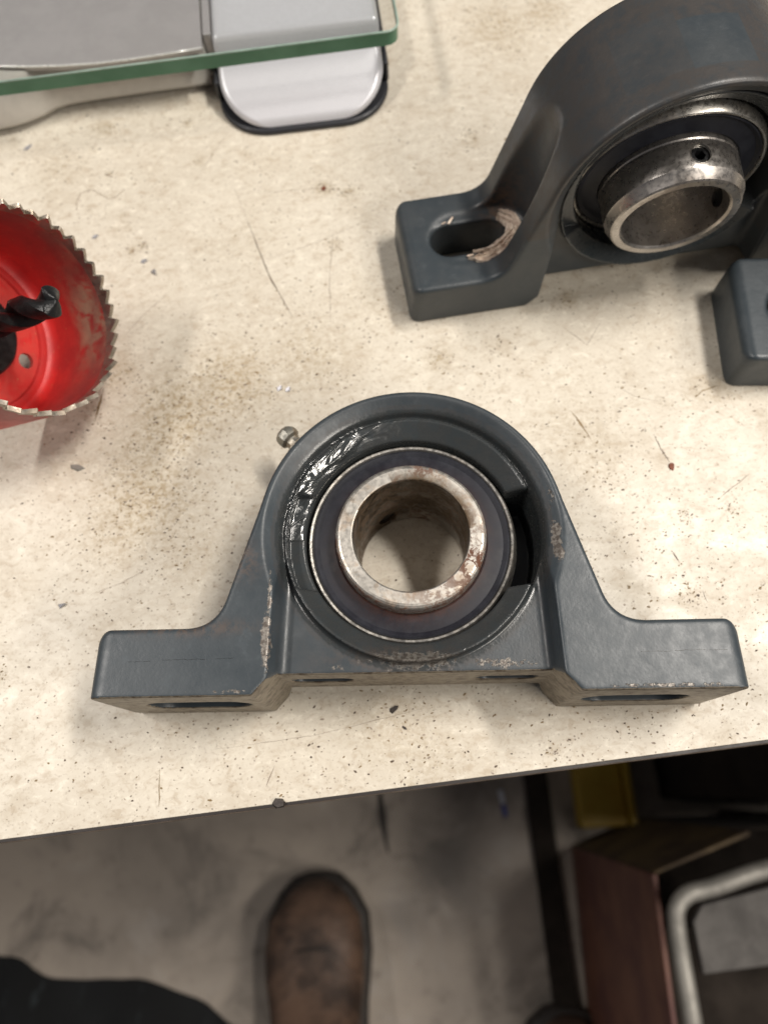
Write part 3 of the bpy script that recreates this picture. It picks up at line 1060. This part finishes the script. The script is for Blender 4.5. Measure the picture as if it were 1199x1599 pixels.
def crust(parent):
    """flaky dried compound round the inner end of the left slot, built as many thin overlapping ridges"""
    r = random.Random(5)
    vv, ff = [], []
    cx_, cz = -53.3, 17.4
    for s in range(30):
        rad = 6.4 + 5.6 * (s / 30) + r.uniform(-.3, .3)
        a0 = r.uniform(-112, -80) if s % 3 else r.uniform(-100, -40)
        a1 = r.uniform(20, 62) if s % 2 else r.uniform(-20, 50)
        k = 26
        w = r.uniform(.3, .6)
        base = len(vv)
        zz = cz + r.uniform(0.6, 1.2) + 0.25 * max(0, (rad - 8) / 3)
        ecc = r.uniform(-11, -1)
        for i in range(k + 1):
            t = i / k
            a = R(a0 + (a1 - a0) * t)
            env = min(1, 4 * t, 4 * (1 - t))
            rr = rad + r.uniform(-.14, .14) + .35 * math.sin(9 * t + s)
            px = cx_ + rr * math.cos(a) + ecc * max(0, -math.sin(a)) * (.6)
            py = rr * math.sin(a)
            ww = w * (0.25 + 0.75 * env) * r.uniform(.7, 1.2)
            ux, uy = math.cos(a), math.sin(a)
            h = 0.6 + r.uniform(-.25, .3)
            for off, dz in ((-ww, -0.9), (-ww * .6, h * .7), (0.1 * ww, h), (ww * .7, h * .5), (ww, -0.9)):
                vv.append((px + ux * off, py + uy * off, zz + dz))
        for i in range(k):
            for q in range(4):
                ff.append((base + i * 5 + q, base + i * 5 + q + 1, base + (i + 1) * 5 + q + 1, base + (i + 1) * 5 + q))
    o = mesh_obj('dried_crust', vv, ff, PUTTY, parent, smooth=False)
    tag(o, 'beige flaking dried compound curling round the slot end')
    for (x, y, a, s) in ((-66.0, 7.6, .9, 1.0), (-68.5, 7.0, .4, .5), (-62, -8.3, .1, .7)):
        f_ = []
        for z in (17.9, 18.35):
            f_ += [(x + math.cos(a) * p * s + math.sin(a) * q * s * .35, y + math.sin(a) * p * s - math.cos(a) * q * s * .35, z) for p, q in ((-1.6, -1), (1.6, -.7), (1.8, .8), (-1.4, 1))]
        mesh_obj('crust_flake', f_, [(3, 2, 1, 0), (4, 5, 6, 7), (0, 1, 5, 4), (1, 2, 6, 5), (2, 3, 7, 6), (3, 0, 4, 7)], PUTTY, o, smooth=False)


crust(far)

# --- third block at the right edge
third = empty('pillow_block_bearing', (194.8, 151.0, 0), (0, 0, R(-1)),
              'dark pillow block at the right edge with only one slotted foot in view', 'pillow block', 'pillow block bearings on the bench')
housing(third, PAINT_F, False)
insert(third, True, 22.0, 15.9, RING_B, rusty=False)

# ------------------------------------------------------------------ hole saw
def hole_saw():
    Tt = R(38)
    c1 = Vector((-112.8, 136.6, 47.5))
    C = Vector((0, 0, 240))
    ray = (c1 - C).normalized()
    right = rot @ Vector((1, 0, 0))
    upv = rot @ Vector((0, 1, 0))
    lat = .93 * right + .36 * upv
    lat = (lat - lat.dot(ray) * ray).normalized()
    axv = (-math.cos(Tt) * ray + math.sin(Tt) * lat).normalized()
    q = axv.to_track_quat('Z', 'Y')
    dep = 36.0
    root = empty('hole_saw', (0, 0, 0), (0, 0, 0), 'red hole saw with grey teeth and black pilot drill, tipped over at the left edge', 'hole saw')
    root.location = (c1 - axv * dep) * MM
    root.rotation_mode = 'QUATERNION'
    root.rotation_quaternion = q
    Ro, Ri = 32.0, 30.6
    nT = 41
    # cup body with gullets: ring of columns whose top follows the tooth line
    sub = 12
    N = nT * sub
    vv, ff = [], []
    outer_z = [0, .6, 3, 10, 20, 27, 30.5]
    def tooth(k):
        f_ = (k % sub) / sub
        # steep front, sloping back, round gullet
        return (0.0 if f_ < .12 else (f_ - .12) / .68 if f_ < .80 else 1.0 - (f_ - .80) / .2 * 1.0)
    for k in range(N):
        a = 2 * math.pi * k / N
        t_i = (k // sub)
        h = max(0.0, tooth(k)) ** .8
        sett = (0.55, -0.45, 0.0)[t_i % 3] * h
        top = 33.2 + 2.9 * h * (0.8 + 0.3 * random.Random(t_i).random())
        ro, ri = Ro, Ri
        col_pts = [(Ro - 1.2, 0), (Ro - .3, .5), (Ro, 2), (Ro, 14), (Ro, 25), (Ro, 31), (Ro + sett * .3, (31 + top) / 2), (Ro + sett, top), (Ri + sett, top), (Ri + sett * .3, (31 + top) / 2), (Ri, 31), (Ri, 25), (Ri, 14), (Ri, 6), (Ri - .5, 4), (Ri - 1.8, 2.6), (Ri - 4, 2.0)]
        for r_, z in col_pts:
            vv.append((r_ * math.cos(a), r_ * math.sin(a), z))
    m = 17
    mats = []
    for k in range(N):
        j = (k + 1) % N
        for i in range(m - 1):
            ff.append((k * m + i, j * m + i, j * m + i + 1, k * m + i + 1))
    body = mesh_obj('cup', vv, ff, [RED, TOOTH], root)
    pi = np.array([f[0] % m for f in ff])
    body.data.polygons.foreach_set('material_index', ((pi >= 6) & (pi <= 9)).astype(np.int32))
    fix_normals(body)
    sharp(body, 35)
    vattr(body, 'rust', lambda c: np.full(len(c), .25))
    # direction helpers in the saw's own axes
    qi = q.inverted()
    lr = qi @ (right - right.dot(axv) * axv).normalized()
    lu = qi @ (upv - upv.dot(axv) * axv).normalized()
    def dust(c):
        rr = np.hypot(c[:, 0], c[:, 1])
        d = (c[:, 0] * lr.x + c[:, 1] * lr.y) / np.maximum(rr, 1)
        u = (c[:, 0] * lu.x + c[:, 1] * lu.y) / np.maximum(rr, 1)
        an = np.degrees(np.arctan2(u, d))
        return 1.5 * np.exp(-((an - 12) / 28) ** 2) * np.exp(-((c[:, 2] - 28.0) / 5.5) ** 2) + .5 * np.exp(-((an - 70) / 25) ** 2) * np.exp(-((c[:, 2] - 30) / 2.5) ** 2)
    vattr(body, 'dust', dust)
    vattr(body, 'scuff', lambda c: np.clip((c[:, 2] - 8) / 20, 0, 1))
    # floor of the cup with drive-pin holes
    hc = lr * 9 * 1.0 + lu * -13.0
    n = 96
    fv, fff = [], []
    fo = prism('cup_floor', [(27.0 * math.cos(2 * math.pi * k / n), 27.0 * math.sin(2 * math.pi * k / n)) for k in range(n)], 0.4, 2.05, RED, root)
    holes = []
    for rr_, aa in ((20.5, -8), (20.5, 172), (20.5, 82), (20.5, 262)):
        h_ = (lr * math.cos(R(aa)) + lu * math.sin(R(aa)))
        h_ = Vector((h_.x, h_.y, 0)).normalized() * rr_
        c_ = cyl('cutter', 2.7, 8, Matrix.Translation((h_.x, h_.y, 1)), n=28, parent=root)
        b_ = fo.modifiers.new('hole', 'BOOLEAN'); b_.object = c_; b_.operation = 'DIFFERENCE'; b_.solver = 'EXACT'
    bpy.context.view_layer.update()
    nm = bpy.data.meshes.new_from_object(fo.evaluated_get(bpy.context.evaluated_depsgraph_get()))
    fo.modifiers.clear(); fo.data = nm
    for c in [o for o in col.objects if o.name.startswith('cutter')]:
        bpy.data.objects.remove(c)
    for p in fo.data.polygons:
        p.use_smooth = False
    vattr(fo, 'dust', lambda c: np.zeros(len(c)) + .05)
    vattr(fo, 'scuff', lambda c: np.zeros(len(c)))
    # pressed step ring on the floor
    st_ = lathe('step_ring', [(24.8, 2.0), (25.4, 2.9), (26.6, 3.0), (28.6, 2.1), (28.6, 1.2), (24.8, 1.2)], RED, root, axis='Z', n=96)
    vattr(st_, 'dust', lambda c: np.zeros(len(c)))
    vattr(st_, 'scuff', lambda c: np.zeros(len(c)) + .2)
    # arbor collar, shank, drill
    lathe('arbor_collar', [(0, -2), (8.0, -2), (15.2, 2.1), (15.2, 4.6), (14.4, 5.4), (3.6, 6.0), (0, 6.6)], BLACKSTEEL, root, axis='Z', n=48, closed=False)
    lathe('arbor_shank', [(0, -34), (4.4, -34), (4.8, -33), (4.8, -13), (9.5, -12), (9.5, -.1), (0, -.1)], BLACKSTEEL, root, axis='Z', n=6, closed=False)
    # twist drill: two-lobed section swept with a helix
    L0, L1 = 5.0, 48.0
    K = 150
    sec = []
    nS = 28
    for i in range(nS):
        t = 2 * math.pi * i / nS
        c2 = abs(math.cos(t))
        r_ = 4.3 * (0.46 + 0.64 * min(1, (c2 * 1.25)) ** 1.6)
        sec.append((r_ * math.cos(t), r_ * math.sin(t)))
    vv, ff = [], []
    for k in range(K + 1):
        z = L0 + (L1 - L0) * k / K
        tw = 2 * math.pi * (z - L0) / 34.0 + 2.3
        tip = max(0, (z - (L1 - 2.2)) / 2.2)
        sc_ = 1 - 0.82 * tip
        for x, y in sec:
            vv.append(((x * math.cos(tw) - y * math.sin(tw)) * sc_, (x * math.sin(tw) + y * math.cos(tw)) * sc_, z))
    for k in range(K):
        for i in range(nS):
            j = (i + 1) % nS
            ff.append((k * nS + i, k * nS + j, (k + 1) * nS + j, (k + 1) * nS + i))
    ff.append(tuple(range(K * nS, (K + 1) * nS)))
    dr = mesh_obj('pilot_drill', vv, ff, BLACKSTEEL, root)
    fix_normals(dr)
    sharp(dr, 40)


hole_saw()

# ------------------------------------------------------------------ glass-topped scale
sc = empty('scale', (0, 0, 0), (0, 0, 0), 'silver scale with a clear green edged glass platform at the top left', 'scale')


def arc(cx_, cy_, r, a0, a1, n=8):
    return [(cx_ + r * math.cos(R(a0 + (a1 - a0) * i / n)), cy_ + r * math.sin(R(a0 + (a1 - a0) * i / n))) for i in range(n + 1)]


def rotpt(p, o, a):
    x, y = p[0] - o[0], p[1] - o[1]
    return (o[0] + x * math.cos(a) - y * math.sin(a), o[1] + x * math.sin(a) + y * math.cos(a))


GA = R(7.6)
GO = (-4.6, 269.8)       # front right corner of the glass, top face at z = 30
loc_ = [(-290, 0)] + arc(-2.0, 5.0, 5.0, -90, 0) + [(3.0, 270), (-290, 270)]
prism('glass_platform', [rotpt((GO[0] + x, GO[1] + y), GO, GA) for x, y in loc_], 24.0, 30.0, [GLASS, GLASS_EDGE, GLASS_BACK], sc)
for p_ in bpy.data.objects['glass_platform'].data.polygons:
    p_.material_index = 0 if p_.normal.z > .9 else 2 if p_.normal.z < -.9 else 1
SW = lambda x, y: rotpt((GO[0] + x, GO[1] + y), GO, GA)
ge = [SW(-290, -.15)] + [SW(*p) for p in [(a_, b_ - .15) for a_, b_ in arc(-2.0, 5.0, 5.0, -90, 0)]] + [SW(3.1, 270)]
tube_path('ground_edge', [(x, y, 29.9) for x, y in ge], .38, m_simple('ground_glass_edge', (0.30, 0.42, 0.36), 0.35), sc, n=6)
# brushed plate under the glass
pl = [SW(-290, 50)] + [SW(*p) for p in ((-185, 27), (-165, 21.0), (-150, 17.0), (-140, 15.2), (-127, 13.4), (-115, 12.4), (-102, 12.2), (-87, 12.6), (-73.2, 13.4))] + [SW(-73.2, 270), SW(-290, 270)]
prism('top_plate', pl, 20.6, 22.4, TRAY, sc)
tr = [SW(*p) for p in ((-185, 27), (-165, 21.0), (-150, 17.0), (-140, 15.2), (-127, 13.4), (-115, 12.4), (-102, 12.2), (-87, 12.6), (-73.2, 13.4))]
tube_path('trim_line', [(x, y, 22.5) for x, y in tr], .45, BRIGHT, sc, n=8)
# casing: its lower edge dips towards the left
zc = 4.0
ce = [(-200, 254), (-180, 252.5), (-168.2, 256.0), (-160, 258.0), (-154, 260.4), (-149, 263.2), (-144.5, 266.6), (-139.5, 268.8), (-130, 270.6), (-105, 274.4), (-79.5, 278.0)]
cv, cfc = [], []
for (x, y) in ce:
    n_ = Vector((x - GO[0], y - GO[1]))
    cv += [(x, y, 3.0), (x - .1, y - .5, 4.5), (x, y + 1.0, 12.0), (x - .3, y + 3.0, 20.5), (x - 8, y + 70, 20.5)]
for i in range(len(ce) - 1):
    for q in range(4):
        cfc.append((i * 5 + q, (i + 1) * 5 + q, (i + 1) * 5 + q + 1, i * 5 + q + 1))
# rear volume
cs_ = mesh_obj('casing', cv, cfc, CASING, sc)
sol = cs_.modifiers.new('thick', 'SOLIDIFY')
sol.thickness = 1.5 * MM
sol.offset = 0
prism('casing_floor', [(-290, 262), (-170, 270), (-79.5, 282), (-105, 520), (-330, 500)], 3.0, 20.4, CASING, sc)
box('display_recess', (-171, 252.6, 12), (9, 3, 9), BLACKP, sc, rz=R(7))


# corner foot pad: a silver ramp with a concave step, in a thin black rubber rim
PC = (-43.4, 288.2)


def pad_pt(x, y):
    return rotpt((PC[0] + x, PC[1] + y), PC, GA - R(.8))


def pad_outline(grow=0.0, back=60):
    w, h, r = 33.6 + grow, 34.0 + grow, 19.0 + grow
    return [pad_pt(x, y) for x, y in arc(-w + r, -h + r, r, 180, 270, 14) + arc(w - r, -h + r, r, 270, 360, 14) + [(w, back), (-w, back)]]


prism('rubber_rim', pad_outline(1.4), 0.0, 2.4, RUBBER, sc, 1.0, 3)
for sd in (-1, 1):
    xx = sd * 34.4
    prism('rubber_flank', [pad_pt(xx - 1.0, -16), pad_pt(xx + 1.0, -16), pad_pt(xx + 1.0, 60), pad_pt(xx - 1.0, 60)], 2.5, 11.0, RUBBER, sc, .8, 3)


def ramp_z(y):
    if y < -11.5:
        return 3.6 + 10.6 * max(0.0, (y + 34) / 22.5) ** 0.85
    t = min(1.0, (y + 11.5) / 7.0)
    return 14.2 + 8.6 * (t * t * (3 - 2 * t))


vv, ff = [], []
nxp, nyp = 60, 90
w_, h_, r_c = 33.0, 33.4, 18.5
for j in range(nyp + 1):
    y = -h_ + (h_ + 60) * (j / nyp) ** 1.6
    dy = -h_ + r_c - y
    half = w_ - r_c + math.sqrt(max(0, r_c * r_c - dy * dy)) if dy > 0 else w_
    for i in range(nxp + 1):
        u = -1 + 2 * i / nxp
        x = half * math.sin(u * math.pi / 2)
        edge = 1 - min(1.0, max(0.0, min(half - abs(x), y + h_, 2.0)) / 2.0)
        vv.append(pad_pt(x, y) + (max(2.2, ramp_z(y) - 1.6 * edge ** 2),))
for j in range(nyp):
    for i in range(nxp):
        a = j * (nxp + 1) + i
        ff.append((a, a + 1, a + nxp + 2, a + nxp + 1))
sp_ = mesh_obj('foot_pad', vv, ff, SILVER, sc)
fix_normals(sp_)
prism('bracket_side', [pad_pt(-36.4, -4), pad_pt(-33.4, -4), pad_pt(-33.4, 60), pad_pt(-36.4, 60)], 8, 23, TRAY, sc, .4)

# ------------------------------------------------------------------ floor level: boots and legs, box, bar, tube frame
def loft(name, secs, mat, parent=None, n=28, cap=True):
    """secs: (centre Vector, half width, height, flat base z, squareness)"""
    vv, ff = [], []
    for (cx_, cy_, hw, zb, h, pw) in secs:
        for k in range(n):
            t = 2 * math.pi * k / n
            c, s = math.cos(t), math.sin(t)
            x = hw * math.copysign(abs(c) ** pw, c)
            z = zb + h * (0.5 + 0.5 * math.copysign(abs(s) ** pw, s))
            vv.append((cx_ + x, cy_, z))
    for a in range(len(secs) - 1):
        for k in range(n):
            l = (k + 1) % n
            ff.append((a * n + k, a * n + l, (a + 1) * n + l, (a + 1) * n + k))
    if cap:
        ff += [tuple(range(n)), tuple(range((len(secs) - 1) * n, len(secs) * n))]
    o = mesh_obj(name, vv, ff, mat, parent)
    fix_normals(o)
    return o


person = empty('person', (20, -330, -850), (0, 0, 0), 'person in brown leather boots and dark trousers standing at the bench', 'person')


def boot(tx, ty, yaw):
    FZ = -850
    r_ = bpy.data.objects.new('boot', None)
    r_.empty_display_size = .02
    link(r_, person)
    r_.location = ((tx - 20) * MM, (ty + 330) * MM, 0)
    r_.rotation_euler = (0, 0, yaw)
    r_.scale = (1.14, 1.08, 1.08)
    up = [(0, 0, 11, 24, 14, 1), (0, -6, 23, 22, 30, .95), (0, -18, 35, 20, 44, .9), (-1, -38, 48, 20, 54, .8), (-2, -66, 52, 20, 60, .8), (-2, -95, 51, 20, 68, .85), (-1, -120, 47, 20, 84, .9),
          (0, -145, 43, 20, 108, .95), (0, -165, 42, 20, 140, 1), (0, -185, 42, 20, 160, 1), (0, -230, 40, 20, 170, 1), (0, -262, 37, 20, 170, 1), (0, -285, 30, 22, 165, 1), (0, -292, 16, 30, 150, 1)]
    loft('boot_upper', up, LEATHER, r_)
    so = [(0, 6, 12, 0, 20, .6), (0, 2, 26, 0, 22, .5), (0, -14, 42, 0, 24, .5), (-1, -40, 56, 0, 24, .5), (-2, -80, 58, 0, 24, .5), (-1, -130, 50, 0, 24, .5), (0, -190, 45, 0, 26, .5), (0, -260, 43, 0, 26, .5), (0, -296, 32, 0, 26, .5), (0, -302, 18, 0, 26, .5)]
    loft('sole', so, SOLE, r_)
    tube_path('toe_cap_seam', [(48 * math.cos(R(a)) * .93 - 1, -74 + 10 * math.sin(R(a)), 22 + 60 * max(0, math.sin(R(a))) ** .8) for a in range(0, 181, 12)], 1.6, SOLE, r_, n=6)
    tube_path('boot_collar', [(38 * math.cos(R(a)), -228 + 44 * math.sin(R(a)), 192) for a in range(0, 360, 15)], 6, LEATHER, r_, n=8, close=True)
    return r_


boot(-122, -102, R(4))
boot(182, -247, R(-6))


def skin_mesh(name, pts, edges, radii, mat, parent, sub=2):
    me = bpy.data.meshes.new(name)
    me.from_pydata([tuple(c * MM for c in p) for p in pts], edges, [])
    o = bpy.data.objects.new(name, me)
    link(o, parent)
    s = o.modifiers.new('skin', 'SKIN')
    for i, rd in enumerate(radii):
        me.skin_vertices[0].data[i].radius = (rd * MM, rd * MM) if not isinstance(rd, tuple) else (rd[0] * MM, rd[1] * MM)
        me.skin_vertices[0].data[i].use_root = (i == 0)
    ss = o.modifiers.new('sub', 'SUBSURF')
    ss.levels = sub
    ss.render_levels = sub
    me.materials.append(mat)
    bpy.context.view_layer.update()
    nm = bpy.data.meshes.new_from_object(o.evaluated_get(bpy.context.evaluated_depsgraph_get()))
    o.modifiers.clear()
    o.data = nm
    if not nm.materials:
        nm.materials.append(mat)
    for p in nm.polygons:
        p.use_smooth = True
    return o


# coordinates relative to the person's empty (20,-330,-850): body inside the trousers
try:
    for nm_, mt_, gr in (('body', SKIN, 0), ('trousers', DENIM, 16)):
        P_ = [(10, -260, 930), (-80, -255, 840), (-125, -170, 480), (-140, -130 - 60, 150), (100, -262, 840), (135, -215, 480), (148, -200 - 20, 150), (10, -270, 1010)]
        if nm_ == 'body':
            P_[3] = (-140, -195, 60)
            P_[6] = (148, -215, 60)
        E_ = [(0, 1), (1, 2), (2, 3), (0, 4), (4, 5), (5, 6), (0, 7)]
        rd = [105 + gr, 82 + gr, 54 + gr, 40 + gr * 1.5, 82 + gr, 54 + gr, 40 + gr * 1.5, 105 + gr]
        P_ = [(x, y - 60, z) for x, y, z in P_]
        skin_mesh(nm_, P_, E_, rd, mt_, person)
except Exception as ex:
    print('skin failed', ex)

# crumpled dark cloth on the floor at lower left
vv, ff = [], []
nx_, ny_ = 70, 44
for j in range(ny_):
    for i in range(nx_):
        u, v_ = i / (nx_ - 1), j / (ny_ - 1)
        x = -720 + 520 * u
        y = -560 + 340 * v_
        top = -205 + 42 * math.sin(u * 7.0) * (1 - u) - 75 * max(0, (u - .62) / .38) ** 2 + (30 * max(0, .3 - u) / .3)
        top += 3 * math.sin(u * 31 + 1) + 16 * noise.noise(Vector((u * 9, 0, 7)))
        y = -560 + (top + 560) * v_
        e = min(1, 6 * v_, 6 * (1 - v_), 8 * u, 8 * (1 - u))
        z = -848 + e * (46 + 26 * noise.noise(Vector((x * .018, y * .010, 0))) + 20 * math.sin(x * .05 + y * .028 + 2 * noise.noise(Vector((x * .01, y * .01, 3)))))
        vv.append((x, y, z))
for j in range(ny_ - 1):
    for i in range(nx_ - 1):
        a = j * nx_ + i
        ff.append((a, a + 1, a + 1 + nx_, a + nx_))


def m_cloth():
    n = NT('dark_patterned_cloth')
    w = n.noise(1, 4, .7, vec=n.mapping((60, 9, 20), R(30)))
    c = n.mix(n.ramp(w, .56, .74), (0.006, 0.007, 0.008), (0.040, 0.050, 0.056))
    return n.set(c, .9, 0.0)


cl = mesh_obj('cloth', vv, ff, m_cloth())
tag(cl, 'crumpled dark blue green cloth with pale streaks on the floor at the lower left', 'cloth')

# box painted oxide red with open dark top
bx = empty('storage_box', (300, -200, -850), (0, 0, 0), 'oxide red painted steel box with a stained board end under the right of the bench', 'box')


def rel(pts, o=(300, -200)):
    return [(x - o[0], y - o[1]) for x, y in pts]


Lx = [(214, -520), (203, -66)]
prism('side_panel', rel([(214, -520), (203, -66), (207, -66), (218, -520)]), 0, 360, OXRED, bx, 1.0)
prism('end_board', rel([(203.5, -64.5), (290, -31), (291, -35), (207.8, -65.5)]), 0, 359, WOOD, bx, 1.0)
prism('back_panel', rel([(291, -31), (620, -20), (620, -24), (291, -35)]), 0, 300, DARK, bx, 1.0)
prism('bottom_panel', rel([(219, -519), (208, -68), (290, -36), (619, -25), (619, -519)]), 4, 12, DARK, bx, 1.0)
prism('inner_shelf', rel([(219, -519), (208.5, -125), (619, -105), (619, -519)]), 235, 243, DARK, bx, 1.0)
tag(box('floor_rail', (181, -245, -843), (30, 560, 14), DARK, None, rz=R(4.2), bev=2), 'dark flat steel rail on the floor along the red box', 'rail')

# yellow bar
yb_ = empty('yellow_beam', (240, 120, -850), (0, 0, R(3)), 'yellow painted steel beam running back under the bench', 'beam')
box('web', (-9, 4, 22), (56, 330, 44), YELLOW, yb_, bev=2)
box('flange', (25, 4, 28), (8, 330, 56), YELLOW, yb_, bev=1.5)

# tube frame, with a grey board lying beneath it
tf = empty('tube_frame', (330, -220, -850), (0, 0, 0), 'bent dull steel tube frame with a rounded corner at the lower right', 'frame')
ox, oy = 330, -220
path = [(222, -430), (214, -330), (208, -220), (203.5, -150), (200.5, -105)] + [(200.5 + 22 - 22 * math.cos(R(a)), -92 + 20 * math.sin(R(a)) + 0) for a in range(10, 80, 12)] + [(232, -69.5), (262, -60), (310, -48), (400, -30), (520, -10)]
tube_path('top_tube', [(x - ox, y - oy, 420) for x, y in path], 6.8, GREYT, tf, n=18)
for (x, y) in ((214, -330), (400, -30)):
    tube_path('leg', [(x - ox, y - oy, 412), (x - ox + 4, y - oy, 0)], 9.5, GREYT, tf, n=14)
gb_ = prism('grey_board', [(222, -132), (219, -96), (228, -84), (400, -44), (400, -110)], -455, -447, GREYP, None, 1.0)
tag(gb_, 'grey felt covered board inside the corner of the tube frame', 'board')

# dark cabinet further under the bench
cb = empty('cabinet', (520, 160, -850), (0, 0, R(5)), 'dark brown steel cabinet in the shade under the bench', 'cabinet')
box('carcass', (0, 0, 200), (420, 300, 400), DARK, cb, bev=3)
box('drawer_front', (0, -152, 110), (390, 5, 160), BLACKP, cb, bev=2)
box('drawer_front', (0, -152, 290), (390, 5, 160), BLACKP, cb, bev=2)
tag(box('tool_case', (400, 60, -400), (200, 110, 60), BLACKP, None, rz=R(5), bev=14, seg=4), 'black rounded case on top of the cabinet under the bench', 'case')

# scrap on the floor
sc1 = prism('litter', [(112, 2), (118, 3), (121, -14), (115, -14)], -848.5, -846.5, PAPER, None, .5)
tag(sc1, 'small white scrap lying on the concrete near the red box', 'litter')
sc2 = prism('litter', [(115, -15), (121.5, -15), (123, -30), (118, -31)], -848.5, -845.5, BLUE, None, .5)
tag(sc2, 'small blue scrap touching the white one on the concrete', 'litter')
